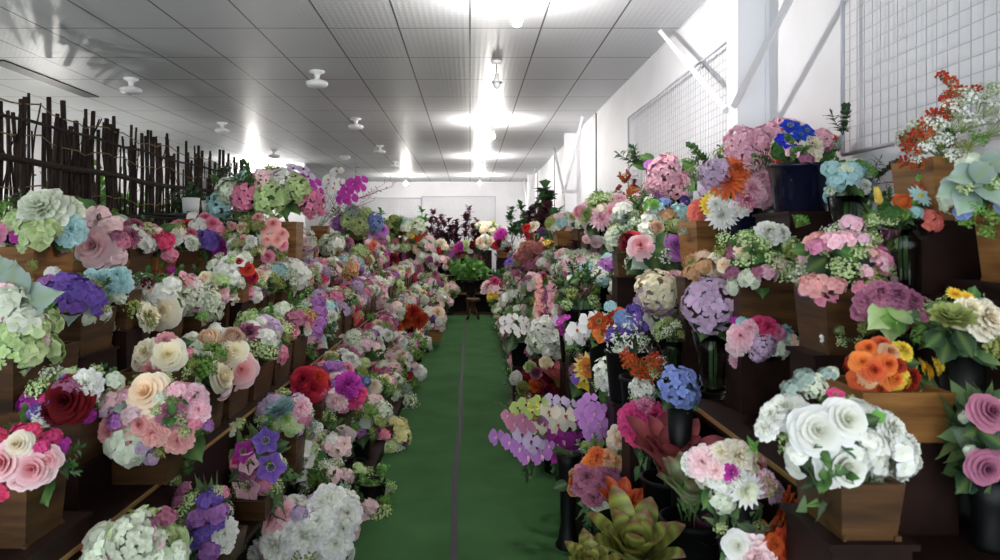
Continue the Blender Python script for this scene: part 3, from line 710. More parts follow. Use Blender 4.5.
def build(it, lsp):
    r = random.Random(int(it['cx']*7+it['cy']*13)); row, d, cont = it['row'], it['d'], it['cont']
    C = P(it['cx'], it['cy'], d); Rx = it['rx']*d/F; Rz = it['ry']*d/F; Ry = max(.1, min(Rx, .26))
    X = ROW.get(row, C.x) if it['auto'] else C.x
    if it['bx']: X = it['bx']
    z0 = ROWZ[row]
    if row[0] in 'LR' and not it['auto'] and row != 'R0':
        for k2, (xa, xb, zz) in SH.items():
            if k2[0] == row[0] and xa <= X <= xb and abs(ROWZ[k2]-z0) < 1.2: z0 = zz if row != 'R1' else z0
    rim = C.z-(.3 if row in ('L2','L3') and not it.get('gen') else .6)*Rz if it['rim'] is None else EYE-(it['rim']-240)/F*d
    base = Vector((X, d, z0)); h = 0
    root = thing('flower_arrangement', it['label'], 'flower arrangement', base)
    if 'grp' in it: root['group'] = it['grp']
    if cont != 'none':
        hm = HMAX[cont] if d > 1.7 or cont not in ('trough','box') else .11; h = max(.1, min(hm, rim-z0))
        gap = rim-z0-hm
        if gap < (.13 if d > 2.2 else .03): hm += max(0, gap); h = max(.1, min(hm, rim-z0)); gap = 0
        if gap > .03:
            base.z = z0+gap; root.location = base
            cw = .24 if row not in ('R1','R0','L0','L1') else .15; q = thing('display_crate', it['clabel'], 'crate', (X, d, z0), group='dark crates raising arrangements')
            mb = MB(); ww, ll = (cw, min(.34, lsp, cw*1.4)); mb.box(-ww/2, ww/2, -ll/2, ll/2, 0, gap-.012); link('crate_body', mb.mesh('crate_body', WOOD_D, False), q)
            mb = MB(); mb.box(-ww/2-.01, ww/2+.01, -ll/2-.01, ll/2+.01, gap-.012, gap); link('crate_top', mb.mesh('crate_top', WOOD_D, False), q)
        if cont in ('trough','box','tall','whitebox'):
            w = .25 if cont != 'box' else .28
            if row in ('L0','L1','R0','R1'): w = .2
            l = min(.42, lsp*.93) if cont != 'tall' else .3
            if d < 2.2: w = .2 if d > 1.5 else .12; l = .2
            link('planter_box', trough_mesh(cont, w, l, h), root)
            ky = ('foam', round(w,2), round(l,2))
            if ky not in CM:
                mb = MB(); mb.box(-w/2+.02, w/2-.02, -l/2+.02, l/2-.02, -.03, 0); CM[ky] = mb.mesh('florist_foam', SOIL, False)
            link('florist_foam', CM[ky], root, loc=(0,0,h-.02)).scale = (.93,.93,1)
        else:
            rr = {'vase':.075,'smoke':.08 if row not in ('R1','R0') and d > 2 else .05,'foot':.07,'pot':.1,'navy':.13}[cont]
            if it['d'] < 3.2 and cont == 'vase': rr = .08
            link('pot' if cont in ('pot','navy') else 'glass_vase', round_mesh(cont, rr, h), root)
        # stems from the container into the blooms
        mb = MB()
        for i in range(9):
            a = r.uniform(0,6.28); q = r.uniform(0,.03)
            top = (C-base)+Vector((r.uniform(-.45,.45)*Rx, r.uniform(-.4,.4)*Ry, r.uniform(-.4,.1)*Rz))
            mb.tube([(q*math.cos(a)*.8, q*math.sin(a)*.8, .03 if cont in ('vase','smoke') else h*.7), (q*math.cos(a), q*math.sin(a), h), top], .0035, jit(lin((90,120,70)), r, .2), 4)
        link('stems', mb.mesh('stems', LEAF), root)
    if it['fol'] > 0:
        o = link('foliage', foliage_mesh(r.choice((0,1,2,3))), root)
        o.matrix_local = Matrix.Translation(C-base+Vector((0,0,(-.12 if row[1:] not in ('0','1') else -.55 if row[0] == 'L' else -.95)*Rz))) @ Matrix.Diagonal((Rx*.92*it['fol'], Ry*.95*it['fol'], Rz*(.9 if row[1:] not in ('0','1') else 1.45 if row[0] == 'L' else 1.9)*it['fol'], 1)) @ Matrix.Rotation(r.uniform(0,6), 4, 'Z')
    expl = []; auto = []
    for t in it['toks'].split():
        m = TOK.match(t)
        if not m: raise ValueError(t)
        k, c, x, y, rr, n = m.groups()
        if x is not None: expl.append((k, c, int(x), int(y), int(rr)))
        else: auto += [(k, c)]*int(n or 1)
    for k, c, x, y, rr in expl:
        ux = (x-it['cx'])/it['rx']; uz = -(y-it['cy'])/it['ry']; s = math.sqrt(max(0, 1-ux*ux-uz*uz))
        dd = d-Ry*(.15+.75*s)
        if k in 'EVNW': dd = d-Ry*(.3*s)
        pos = P(x, y, dd); rad = rr*dd/F
        n = Vector((ux*.7, -(.55+.7*s), uz*.6+.3))
        if k in UP: n = Vector((ux*.8, -.45, uz*.5+.75))
        if k in 'T': n = Vector((0,-.35,1))
        if k in 'P': n = Vector((ux*.3, -.1, 1))
        f = 1.15
        put(k, c, pos, n, rad*f, root, base, r, Vector((ux, -.2, uz-.2)))
    if expl or auto:      # smaller blooms and sprays tucked in between
        src = [(k, c) for k, c, *_ in expl if k in 'FSCH'] or [(k, c) for k, c in auto if k in 'FSCH']
        n = 0 if it['fol'] < .5 else 5 if it.get('gen') else 13 if Rx > .12 else 7
        rot = Matrix.Rotation(r.uniform(0,6), 3, 'Z')
        for i, p in enumerate(fib(n, -.5, r) if n else []):
            p = rot @ p; k, c = r.choice(src) if src and r.random() < .55 else r.choice((('S','n'),('S','g'),('F','n'),('S','A'),('V','f'),('S','J')))
            if k in 'CH': k = 'F'
            rad = (Rx*Ry*Rz)**(1/3)*.42*(1.5 if k == 'V' else 1)
            put(k, c, C+Vector((p.x*Rx*.72, p.y*Ry*.72, (p.z-.2)*Rz*.8)), Vector((p.x, p.y, .4+p.z*.6)), rad, root, base, r, p)
    if expl and not auto:
        cand = [e for e in expl if e[0] in 'RCHFUMSLO']
        for i in range(min(6, len(cand)//2)):
            k, c, x, y, rr = r.choice(cand); a = r.uniform(.3, 2.84); e = r.uniform(.1,.9)
            dirn = Vector((math.cos(a)*math.cos(e), math.sin(a)*math.cos(e), math.sin(e)))
            put(k, c, C+Vector((dirn.x*Rx*.7, dirn.y*Ry*.8, dirn.z*Rz*.5-.1*Rz)), dirn, rr*d/F*.9, root, base, r, dirn)
    if auto:
        r.shuffle(auto); n = len(auto); pts = fib(n, -.15, r)
        rot = Matrix.Rotation(r.uniform(0,6), 3, 'Z')
        for (k, c), p in zip(auto, pts):
            p = rot @ p; q = .78
            if k in 'VEWPX': q = .6
            pos = C+Vector((p.x*Rx*q, p.y*Ry*q, (p.z-.18)*Rz*.95))
            rad = (Rx*max(Ry,Rx*.7)*Rz)**(1/3)*1.42/math.sqrt(n)*{'H':1.15,'R':.9,'C':.95,'D':.85,'Z':.9,'V':1.5,'E':1.4,'S':1.15,'X':1.3,'P':1.4,'O':.85,'N':1.4,'F':1.15}.get(k, 1)
            if k in 'TQ': rad *= 1.3
            nn = Vector((p.x, p.y, p.z*.8+.15)) if k not in UP else Vector((p.x*.7, p.y*.7, p.z*.6+.6))
            put(k, c, pos, nn, rad, root, base, r, p)
ORD = 'first second third fourth fifth sixth seventh eighth ninth tenth eleventh twelfth thirteenth fourteenth fifteenth sixteenth seventeenth eighteenth nineteenth twentieth twenty-first twenty-second twenty-third twenty-fourth twenty-fifth twenty-sixth twenty-seventh twenty-eighth twenty-ninth thirtieth'.split()
# ------------------------------------------------------------------ arrangements, left top shelf
A('L4', 32, 226, 42, 34, 'Cn42,208,22 Cn68,207,14 Fg38,232,20 Fg50,226,13 Cs70,230,14 Fp4,232,15 Fm19,236,10 Nf6,216,20 Zf66,244,12 Vf20,208,12 Kw22,222,8 Fg24,246,9', 'box', 'pale green hydrangeas and ice blue carnation in box, top left shelf nearest front')
A('L4', 97, 240, 30, 34, 'Rk95,246,20 Fk97,214,12 Fk112,224,11 Fd118,236,9 Fp122,240,10 Fk116,256,12 Ck98,270,13 Zg76,222,20 Zf84,207,14 Zg70,268,12 Zf82,255,12 Fk88,226,9', 'box', 'one big blush pink rose with pink blossoms and variegated leaves, top left shelf')
A('L4', 150, 245, 25, 20, 'Ri141,234,13 Fh162,240,12 Fp170,254,9 Fk130,238,8 Zf160,260,8 Zj140,252,8 Fk155,232,8 Zf168,228,8 Fm172,270,5', 'box', 'salmon rose and hot pink blossoms in light wooden box, top left shelf')
A('L4', 200, 240, 30, 24, 'Rr188,228,10 Fp176,228,11 Fd176,238,10 Fw198,225,9 Rp212,224,8 Fp220,230,8 Fv207,238,14 Cm220,246,10 Fl228,236,10 Fn222,256,9 Fw230,246,9 Zf191,243,8 Rp205,218,7 Fw192,216,6 Zj205,252,9 Fl184,250,8', 'box', 'red rose, violet and pink blossoms in wooden box, top left shelf')
A('L4', 256, 238, 34, 26, 'Ri273,224,7 Ri265,228,5 Ri277,240,6 Ri282,234,6 Rp283,245,5 Ri267,240,5 Ra241,227,5 Ri258,217,5 Cw250,242,6 Cw247,250,5 Ri243,240,5 Rp268,257,6 SA240,245,12 SA258,228,11 Fn235,252,9 Za262,250,6 SA280,256,9 SA230,236,9 Ri232,226,4 Ca238,258,5', 'box', 'small salmon roses among green sprays, before the tall box of hydrangeas', d=5.3)
A('L4', 270, 190, 50, 27, 'Hs221,205,13 Hn231,191,13 Hp245,196,15 Hg270,199,17 Hk262,180,11 Hw282,180,11 Hg297,188,13 Hp312,203,13 Kw289,200,4 Om299,178,7 OK285,172,7 OK293,169,6 Ow291,166,5 OK303,170,7 OK308,177,7 Om315,184,7 Om318,192,6 Om320,199,6 Zf255,212,10 Zf240,212,9 Zf285,210,10 Zf296,208,9 OK277,173,5 Zf225,215,7', 'tall', 'large pink, lime and aqua hydrangea heads with lilac orchids in tall honey box', d=6.1, rim=222, bx=-1.84)
A('L4', 343, 188, 28, 24, 'Ow329,180,7 Ow337,172,7 Ow334,188,7 Ow327,188,6 Ow340,182,5 Om346,192,8 Om353,184,7 Om361,181,7 Om351,199,7 Om342,200,6 Om360,188,6 Om345,184,5 Wd362,192,14 Wd355,205,9 Wd338,212,12 Wd332,218,10', 'box', 'white and magenta orchids with bare twigs, beside the large hydrangea heads', d=7.4, fol=.35, rim=226, bx=-2.38)
A('L4', 357, 221, 24, 14, 'Hl338,223,7 Hg348,221,8 He352,213,8 Hg361,226,9 Hg366,213,6 Hu374,222,9 Zf345,231,7 Zf358,234,7 Ha357,231,4', 'box', 'green hydrangeas with one blue head, top left shelf', d=9.0)
# shelf line between
A('L4', 306, 246, 14, 12, 'Hk303,246,9 Fn310,242,8 Cw306,254,6 Fd314,248,5', 'box', d=6.6)
A('L4', 331, 244, 15, 12, 'Hn328,246,9 Fw336,242,8 FJ333,240,6 Fn324,241,6', 'box', d=7.8)
A('L3', 228, 270, 24, 20, 'Fw225,268,11 Fw232,276,10 Lw240,262,7 Rr248,269,6 Rr253,277,6 Fn238,282,8 Rr239,262,5 Sg232,262,8 Fn246,258,8', 'box', 'white blossoms with small red roses, behind the creamy mini roses', d=4.7)
A('L4', 345, 246, 9, 10, 'Cd342,246,7 Cd347,243,6 Fv350,250,5', 'trough', d=8.6)
A('L4', 378, 234, 14, 12, 'Rl373,233,7 Rl382,230,6 Rd377,240,5 Rk370,240,5', 'trough', d=10.4)
A('L4', 374, 246, 11, 10, 'RC373,246,5 Rk367,246,6 Rk379,249,6 Fd383,242,5', 'trough', d=9.8)
A('L4', 397, 229, 12, 14, 'FA*3 Hd*1 SA*3 Vf*2', 'trough', d=12.0)
A('L4', 414, 229, 13, 13, 'Fn408,226,8 Hn417,226,8 Cy413,233,5 Ct417,236,5 Fs404,222,6', 'trough', d=13.0)
A('L4', 411, 247, 13, 8, 'FO*2 Ca*2 Fg*2 Rp*1', 'trough', d=11.6)
A('L4', 392, 247, 12, 10, 'FM*2 Hn*2 SA*2 Fk*2', 'trough', d=10.9)
A('L4', 427, 246, 10, 10, 'Fk*3 SA*2 Fn*2', 'trough', d=13.8)
A('B', 440, 248, 9, 8, 'Cr436,247,5 Cc441,243,5 Cr434,250,4 Fc445,247,5', 'box', d=17.5)
# ------------------------------------------------------------------ left, second highest shelf
A('L3', 16, 330, 44, 62, 'Ze12,282,24 Ze34,300,26 Fn8,300,20 Fn26,318,20 Hg12,352,22 Fg30,350,18 Fk22,356,12 Fg4,372,15 Fg36,326,14 Fk4,292,14 Ze24,366,12 Ze2,268,16 Fg10,330,16 Fk12,386,9 Zf20,374,10', 'trough', 'huge pale green hydrangea with grey leaves, cut by left edge of picture', d=2.55)
A('L3', 72, 300, 38, 30, 'Fl46,282,10 Fw52,272,8 Fv66,282,14 Fv80,290,15 Fv58,296,13 Fv94,296,13 Fv80,328,10 Fn88,318,8 SA103,308,10 Ze72,312,14 Fn56,318,9 SA66,328,8 Fv72,304,13 Fl38,288,8 SA34,266,8 Ze88,310,8 Fv98,308,8', 'trough', 'deep violet hydrangea beside the huge pale green one, upper left shelf')
A('L3', 110, 285, 24, 18, 'Cs100,280,11 Cs118,276,10 Cs122,284,9 By93,281,6 Hg113,305,12 Fs90,274,7 Cs108,290,8 SA104,296,7 Fn120,296,9', 'trough', 'aqua carnations and lime head, between violet and cream arrangements', d=3.45)
A('L3', 150, 303, 36, 34, 'Cw136,286,13 Cm131,300,10 Bb148,284,8 Bb157,275,6 Cz137,318,18 Rc162,311,16 Fw163,292,12 Fw172,284,10 Zf110,328,12 Zj142,335,14 Bb133,295,6 Cw126,290,8 Fw120,312,10 Ca150,294,6 Zf176,304,8', 'trough', 'cream rose, white carnations and crimson berries in trough, upper left shelf')
A('L3', 186, 294, 17, 26, 'Fi182,284,12 Fm187,298,10 FP178,278,9 Fw185,320,10 Fm192,308,7 Fw178,314,7 Zf176,303,8 FP190,286,8 Fm180,304,6', 'trough', 'magenta and salmon blossoms in trough, behind the cream rose one', d=4.35)
A('L3', 213, 292, 28, 20, 'Rz200,286,10 Rz212,302,10 Rz197,302,10 Rz218,291,9 Fg222,280,10 FP190,281,9 Rc205,278,8 FP224,298,7 Zf208,292,6 Cc209,288,8', 'trough', 'creamy mini roses with pink hearts in trough, upper left shelf')
A('L3', 234, 298, 15, 22, 'Hn227,286,9 Fs232,298,10 Cw229,307,7 Fw235,310,7 Fw224,313,5 Fg236,286,8 Fs240,300,6 Zf229,314,5', 'trough', d=5.25)
A('L3', 251, 289, 13, 15, 'HK245,287,10 Hl253,291,10 Rl249,293,6 Fl244,298,6', 'trough', d=5.75)
A('L3', 289, 278, 25, 24, 'Rw276,280,10 Fw286,268,11 Fw297,269,10 Fw301,281,9 Fw290,289,9 Fw291,298,7 Fw274,268,9 Fw283,292,8 Zj264,276,8 Fw306,274,7 Zf292,301,4 Zf305,285,5', 'trough', 'round white rose and blossom arrangement in trough, upper left shelf')
A('L3', 318, 276, 13, 17, 'FP314,268,7 Cc312,275,7 CP319,280,9 Fh322,278,7 CP315,287,7 Ck323,269,5', 'trough', d=8.0)
A('L3', 331, 275, 11, 14, 'Fd330,270,7 Fw329,266,6 Fd334,279,6 Fw325,264,5 Fd327,281,5', 'trough', d=8.7)
A('L3', 344, 273, 12, 14, 'Fw339,268,8 Hw341,279,7 HE348,270,9 HE349,278,6', 'trough', d=9.6)
A('L3', 361, 262, 14, 21, 'Hg359,254,9 HN364,261,8 Hw364,271,8 Fd354,274,7 Cd356,281,6 Fw350,258,6', 'trough', d=10.6)
A('L3', 383, 259, 13, 8, 'Cm382,259,8 Cm377,257,6 Cb393,259,6 Fw374,256,5', 'box', 'magenta and burgundy carnations in short wooden box, upper left shelf')
A('L3', 376, 268, 6, 10, 'Rk*3 Fw*2 SA*1', 'trough', d=12.7)
A('L3', 402, 258, 9, 10, 'Cm402,256,6 Fm405,260,5 Fg408,264,6 Fw396,262,5', 'trough')
A('L3', 410, 271, 13, 11, 'Ch413,275,6 Cw404,279,4 Ch408,270,5 Cd418,268,6 Fc409,262,5 Fw420,275,6 Ra416,264,4 Ch402,271,4', 'trough', d=15.0)
A('L3', 426, 262, 13, 13, 'Fw*3 Cd*2 Ra*2 Fk*2 Fc*1', 'trough', d=15.6)
# ------------------------------------------------------------------ left, middle shelf
A('L2', 14, 458, 46, 36, 'Rz4,462,17 Rz33,468,17 Rc18,444,12 Rz47,460,12 Fh52,438,11 Fh33,430,9 Zf43,491,16 Rk20,480,12 Fm62,444,9 Zj20,490,12 Fh42,446,8', 'trough', 'pink and ivory garden roses in trough at the lower left corner', d=2.0)
A('L2', 62, 396, 40, 32, 'Rb67,400,20 Rb52,412,12 Fv38,412,13 Fv28,420,11 Fd72,386,11 Cw86,384,14 Sg96,373,10 SA8,410,14 Fn116,380,10 Ze92,398,9 Fm88,414,9 Sg73,372,7 Fh44,398,6 Fd60,386,8 Fv20,428,9 Fv52,398,8', 'trough', 'burgundy rose with violet blossoms and white carnation, middle left shelf', d=2.5)
A('L2', 148, 416, 66, 44, 'Ra147,393,19 Fk107,402,12 FP125,396,9 FK104,410,10 Fl116,420,11 Fk133,412,12 FP178,390,12 CP194,398,13 CP198,410,11 Cd170,412,13 Sg176,420,12 Sg184,432,10 Ci178,440,13 Ci110,430,15 Ri98,438,10 Fi124,440,12 FK140,446,12 FK150,456,10 Zf100,455,14 Zf194,448,16 SJ172,402,9 Ci153,432,13 FP88,426,9 Sg158,412,9 Fp195,422,8 SA160,452,9 Fl208,425,7 Ri140,424,10 Ze120,408,8 Fn158,396,9', 'trough', 'big pink hydrangea and peach rose arrangement in the trough with brass strip below', d=2.72)
A('L2', 158, 360, 26, 24, 'Rc168,355,15 Cc145,352,13 Ri152,370,13 Ci165,341,10 Sg182,370,12 Sg176,378,10 SA172,362,8 Rc140,362,10 Fp188,352,6 Zj184,344,9 SA190,364,8', 'trough', 'cream and coral edged roses with green sprigs, middle left shelf', d=3.1)
A('L2', 218, 362, 34, 32, 'Ua209,340,15 Ua233,338,14 Rb213,378,18 Rb206,356,13 Rb222,366,12 Rc226,358,14 Rc234,352,12 Rz241,370,15 Fw190,340,10 Zj200,358,9 Zj214,360,10 Rz228,386,8 Zj221,402,9 SJ204,318,9 Fw216,328,7 Rb200,388,10 Fp182,345,7', 'trough', 'peach ranunculus over burgundy roses in trough, middle left shelf')
A('L2', 266, 338, 27, 30, 'Hg247,322,11 Sg253,318,10 Ck264,331,10 FK274,326,9 Fw268,338,12 Fn271,340,8 FP262,353,10 Fp279,354,11 Ze277,346,8 Fl274,366,7 Fd251,330,8 SA256,334,8 Fw260,322,7 Sg286,330,9 Fk252,345,8 Ze258,344,7', 'trough', 'pale green, white and pink blossom mix in trough behind the peach ranunculus')
A('L2', 300, 332, 27, 28, 'MP306,332,13 Fl316,331,9 Sg290,320,12 Sg300,312,11 SO308,318,10 Sg303,350,11 Ss300,308,9 Ze320,342,10 Fp317,344,6 Sg288,338,11 Fl320,322,8 Sg312,356,7 Fk284,312,9 SA298,340,9', 'trough', 'fluffy pink chrysanthemum in yellow green sprays, middle left shelf')
A('L2', 322, 316, 18, 22, 'Fv318,312,7 Fv328,326,8 Fc318,304,7 Fn322,318,8 Su326,312,8 Fv330,336,6 Sg316,324,8 Fn328,304,7 Sg332,318,7', 'trough', d=6.2)
A('L2', 346, 308, 20, 20, 'CC339,306,6 CC343,314,6 CC352,314,6 RC352,321,6 RC338,296,6 Cp335,296,7 Fv348,299,8 Fh356,306,6 Cw343,306,5 Fm342,292,6 Fv353,300,6 Zf350,326,5 Fk360,300,7', 'trough', 'small coral and violet posy in trough, middle left shelf')
A('L2', 370, 298, 18, 22, 'MP368,290,13 Ck376,298,11 Ck366,310,8 Hl366,284,9 Hk380,300,8 Cg370,296,6 HP362,304,7 HP378,290,8', 'trough', 'large blush pink chrysanthemum heads in trough, middle left shelf')
A('L2', 391, 288, 14, 13, 'Cr385,291,7 Hg395,286,8 Hg399,290,6 Fd388,284,7 Fw381,282,6 Fb391,296,5', 'trough')
A('L2', 384, 302, 10, 9, 'Fd*3 Fn*2 Fw*1', 'trough', d=12.2)
A('L2', 408, 291, 9, 10, 'FM*3 Fw*2 Sg*2', 'trough', d=15.1)
A('L2', 433, 283, 15, 12, 'Cd*3 Fk*3 Hd*1 Sg*2', 'trough', d=15.6)
# ------------------------------------------------------------------ left, lower shelves
A('L1', 132, 548, 58, 38, 'Hn132,545,26 Fn108,540,16 Hk128,560,20 Fn158,556,18 Fd166,516,11 Fd150,524,9 Fn178,552,12 Ck140,540,14 Fr170,562,9 Fn92,556,14 Fg120,528,12 Fk152,540,12', 'trough', 'pale green and blush hydrangea lying low at the bottom left', d=2.15)
A('L1', 206, 520, 28, 46, 'Fv206,500,11 Fl196,518,12 Fl218,512,12 Fv202,532,12 Fl210,548,13 Fv192,540,10 Cw224,532,12 Sg192,502,11 Sg184,514,11 Nf186,470,20 Fv215,496,9 Fp224,492,7 Sg218,492,8 Nf182,532,14 Sg176,480,12 Fd178,500,9 Vf190,476,16 Vf178,520,16 Fd184,488,8 Cw224,546,9 Fv218,524,8 Fv214,556,10 Fl200,560,9', 'trough', 'violet stock blossoms with fern below the big pink trough', d=2.9, fol=1.35)
A('L1', 258, 466, 30, 36, 'Lv266,442,13 Lm245,452,11 Lv271,467,14 LP250,463,11 LP249,487,15 Lh238,458,7 LP258,500,8 Fd214,452,10 Fd222,446,9 Sg246,482,9 Cp218,485,6 LP230,500,8 Zj262,458,12 Zj240,474,12 Zj280,445,9 Vf228,436,14 Vf284,480,14 Sg276,486,10 Fn232,430,9 Sg240,426,9 Vf216,470,14', 'trough', 'violet hellebores with pink starry lilies, second lowest left shelf', fol=1.45)
A('L1', 296, 452, 26, 28, 'Fw289,453,12 Lw296,470,13 Lw302,448,10 Lw290,446,10 Lw306,460,9 Fi286,438,7 Ke312,436,9 Cw284,460,8 Zf320,462,12 Sg312,470,9', 'whitebox', 'pure white hellebore blossoms in white box, second lowest left shelf', d=4.2)
A('L1', 284, 412, 30, 24, 'QD281,410,15 FK264,408,9 FK272,400,9 Yg286,418,8 Dg296,424,9 Sg260,418,9 CP300,408,10 Fp304,418,8 QD270,424,9 Zj256,412,8 Fg290,428,9 Fg252,425,8 Dg290,424,8', 'trough', 'grey green succulent rosette with daisies, left of the crimson roses', d=3.95)
A('L1', 309, 386, 20, 16, 'Rr304,380,13 Rr313,388,12 Rh300,390,10 Cr318,378,9 Fv291,392,6 Zj294,398,7 Fd322,392,7', 'trough', 'crimson red rose cluster, second lowest left shelf')
A('L1', 335, 394, 28, 26, 'Fk326,394,12 Rk334,400,9 Ck340,400,10 Cm348,386,13 Ch357,394,10 Cw322,404,10 Fw318,400,8 Kl334,416,8 Fl337,424,9 Fp344,408,6 Zf322,414,9 Fl330,384,7 Ch352,400,8 FK314,392,7', 'trough', 'magenta rose with blush and white blossoms, behind the crimson roses', d=4.9)
A('L1', 331, 372, 18, 14, 'Fl330,368,10 FK324,374,8 Fs340,374,8 Fl338,366,7 Fu343,378,7 Fp320,366,7', 'trough', d=5.6)
A('L1', 352, 366, 18, 16, 'Kp362,356,6 Kp373,364,6 FJ350,362,8 Fn344,366,8 Fy352,374,7 Fn354,372,7 Fg364,362,7 Fu360,374,6 Fu366,382,6', 'trough', 'pink buds and yellow green blossoms, second lowest left shelf', d=6.2)
A('L1', 347, 354, 14, 9, 'Cd343,353,8 Cd350,355,7 CM338,352,6 Fd336,358,5', 'trough', d=6.9)
A('L1', 370, 348, 16, 11, 'Cw363,348,7 Cn371,350,8 Cw378,347,6 Cn357,350,6 Fn374,352,6', 'trough', d=8.2)
A('L1', 386, 337, 18, 13, 'Cd379,336,8 CP387,338,8 Cd393,343,8 Cd384,345,7 Fw392,334,6 Fp374,338,6 Ck398,340,6', 'trough', 'mauve carnation cluster, second lowest left shelf')
A('L1', 391, 324, 14, 7, 'Fu384,324,6 Fs391,323,7 Yo398,327,6 Fw402,330,6 Cl378,325,5', 'trough', d=10.3)
A('L1', 390, 312, 17, 10, 'Fk*3 Fw*4 Sg*2 Fd*2', 'trough', d=11.4)
A('L1', 418, 302, 16, 14, 'Fn*4 Fw*3 Cd*2 Ra*1 Sg*3', 'trough', d=13.3)
A('L1', 432, 295, 16, 10, 'Fk*4 Fw*2 Fn*2 Sg*2', 'trough', d=15.2)
A('L0', 328, 482, 26, 22, 'Vf*4 Se*2 Fk*2 Sn*3 SA*2', 'pot', 'green sprays with blush blossoms just above the white carnation mass', d=4.35)
A('L0', 372, 512, 22, 34, 'VJ*4 SJ*3 Fk*3 Sg*3 FJ*1', 'pot', 'bright green trailing leaves right of the white carnation mass', d=4.5)
A('L1', 316, 432, 26, 22, 'Vf*3 Ze*2 Sg*3 FK*3 Fw*2 Se*2', 'pot', 'grey green sprays and pale blossoms left of the thistles', d=4.6)
A('L0', 312, 530, 52, 40, 'Cw330,500,15 Cw346,514,15 Cw318,520,15 Cw305,535,19 Cw335,542,16 Cw275,545,18 Cw258,556,15 Cz270,515,17 Cm266,522,9 CP285,512,10 Cw322,505,12 Cw290,556,14 Cw316,556,15 FK298,512,9 Ch242,538,8 FK312,514,9 Cw349,500,11 Cw342,528,12 Fn338,556,8 Fp246,525,7', 'whitebox', 'large pure white carnation mass beside the carpet, lower left')
A('L0', 352, 486, 26, 30, 'Ck360,490,8 Fk345,488,8 Cd322,488,8 Dn352,500,8 FJ370,496,10 FJ378,488,10 SJ384,500,12 Fk378,515,8 Fk386,492,7 VJ372,520,18 FJ368,508,10 Sg390,488,8 Ze350,482,12 Ze344,470,9 Fg358,470,9 SA330,470,11 VJ378,476,12 SA340,462,9', 'pot', 'bright green foliage with tiny pink blossoms spilling over the carpet', d=4.9)
A('L0', 384, 446, 26, 26, 'FF398,425,11 FF404,436,9 Fm376,430,10 Fp384,434,8 Fg380,446,9 Fg390,446,9 Zf355,453,12 Fw366,450,9 Fn370,460,9 Ze394,452,12 Sn398,450,8 Zf390,462,10 FK356,444,8 Fk350,446,8 Ze352,470,9', 'trough', 'pale yellow blossoms with pink cluster, by the carpet edge on the left', d=6.0)
A('L0', 338, 446, 18, 16, 'Ok*1 Fk329,446,8 Lk338,450,9 Lk344,444,8 Fw332,438,7 Zf324,452,9', 'pot', d=5.2)
A('L0', 358, 420, 22, 22, 'IA356,410,9 IJ355,428,9 SJ344,420,10 Fl343,410,6 QJ360,402,9 Zj362,438,10 SJ372,412,9 Zj345,432,10 SA380,424,9 Ze366,424,7', 'pot', 'round green thistle heads, lowest left shelf', d=6.6)
A('L0', 392, 396, 24, 22, 'Ee382,392,14 Ee395,400,14 Ee374,402,10 Sn408,402,12 Se404,390,10 ED388,380,10 Sn400,412,9 Zf378,412,8', 'pot', 'grey green eucalyptus foliage, lowest left shelf', d=7.6)
A('L0', 400, 370, 22, 20, 'SA392,358,13 SA384,366,12 Rh392,374,6 Rr405,374,7 Dy397,367,5 Fv408,366,6 Fw420,372,8 Fk414,366,6 SJ418,356,9 SJ412,382,10 SA402,384,10 EJ396,386,9 SA412,352,8 Fh388,372,4', 'pot', 'two small red roses in mossy green sprays, lowest left shelf', d=8.6)
A('L0', 408, 318, 14, 11, 'Mt413,312,9 Mt405,321,9 Mt418,321,9 Mt398,319,8 MC410,310,6 Mt424,318,7', 'pot', 'rust orange chrysanthemums in black pot, lowest left shelf', d=10.2)
A('L0', 436, 318, 12, 12, 'Ca438,312,6 Cv432,318,5 Fw440,321,6 Fk430,324,6 SJ427,328,7 Fk440,326,6 Fw428,314,6', 'box', 'apricot, purple and white posy in wooden box on the carpet edge', d=11.6)
A('L0', 416, 342, 12, 8, 'FJ406,342,7 Hn410,346,7 FA414,340,6', 'pot', d=9.5)
A('L0', 424, 345, 8, 10, 'Fw*4 Sn*3', 'pot', d=10.9)
A('L0', 442, 301, 11, 10, 'Fn*2 Fk*3 Ca*2 Fw*2', 'trough', d=14.2)
A('L0', 450, 290, 9, 9, 'Ca*2 Fk*3 Sg*2', 'trough', d=15.4)
# ------------------------------------------------------------------ right, floor and lowest shelf
A('R0', 527, 430, 34, 40, 'Ol497,437,9 Ol510,442,9 Ol520,448,10 Ol528,456,10 Ol541,455,11 OK531,441,9 OK522,434,9 OK536,446,9 Od515,424,9 Od523,420,8 OA526,405,9 OA532,412,8 OA518,408,8 Oy533,407,6 Od527,428,8 Wd511,405,8 OA540,402,8 Ol548,446,7 Od508,416,7', 'foot', 'lilac and lime orchid sprays in tall dark vase, overhanging the carpet', d=4.0, fol=.3, bx=.56)
A('R0', 556, 430, 27, 36, 'Oc537,416,10 Oc549,412,11 Oc565,416,11 Oc545,424,10 Oc558,425,10 Oc575,422,9 Oc538,428,9 Om556,432,8 Om563,441,11 Om576,440,11 Om560,455,11 Om570,462,10 Om582,450,9 Om566,450,10 Om584,458,8 Om557,444,8 Om545,440,7 OK560,402,8 OK552,400,8 OK570,404,7 Om573,452,9', 'foot', 'cream orchids above vivid magenta orchids, in tall dark vase', d=4.35, fol=.3, bx=.64)
A('R0', 593, 424, 20, 28, 'Ol586,406,9 Ol594,414,10 Ol588,424,9 Ol598,424,10 Ol603,434,9 Ol592,434,9 OA595,443,9 OA601,448,8 OA588,446,7 Ol582,414,8 Ol606,426,7 Ol590,398,7 Ol600,408,7', 'foot', 'pale lilac orchids beside the cream and magenta ones', d=4.6, fol=.3)
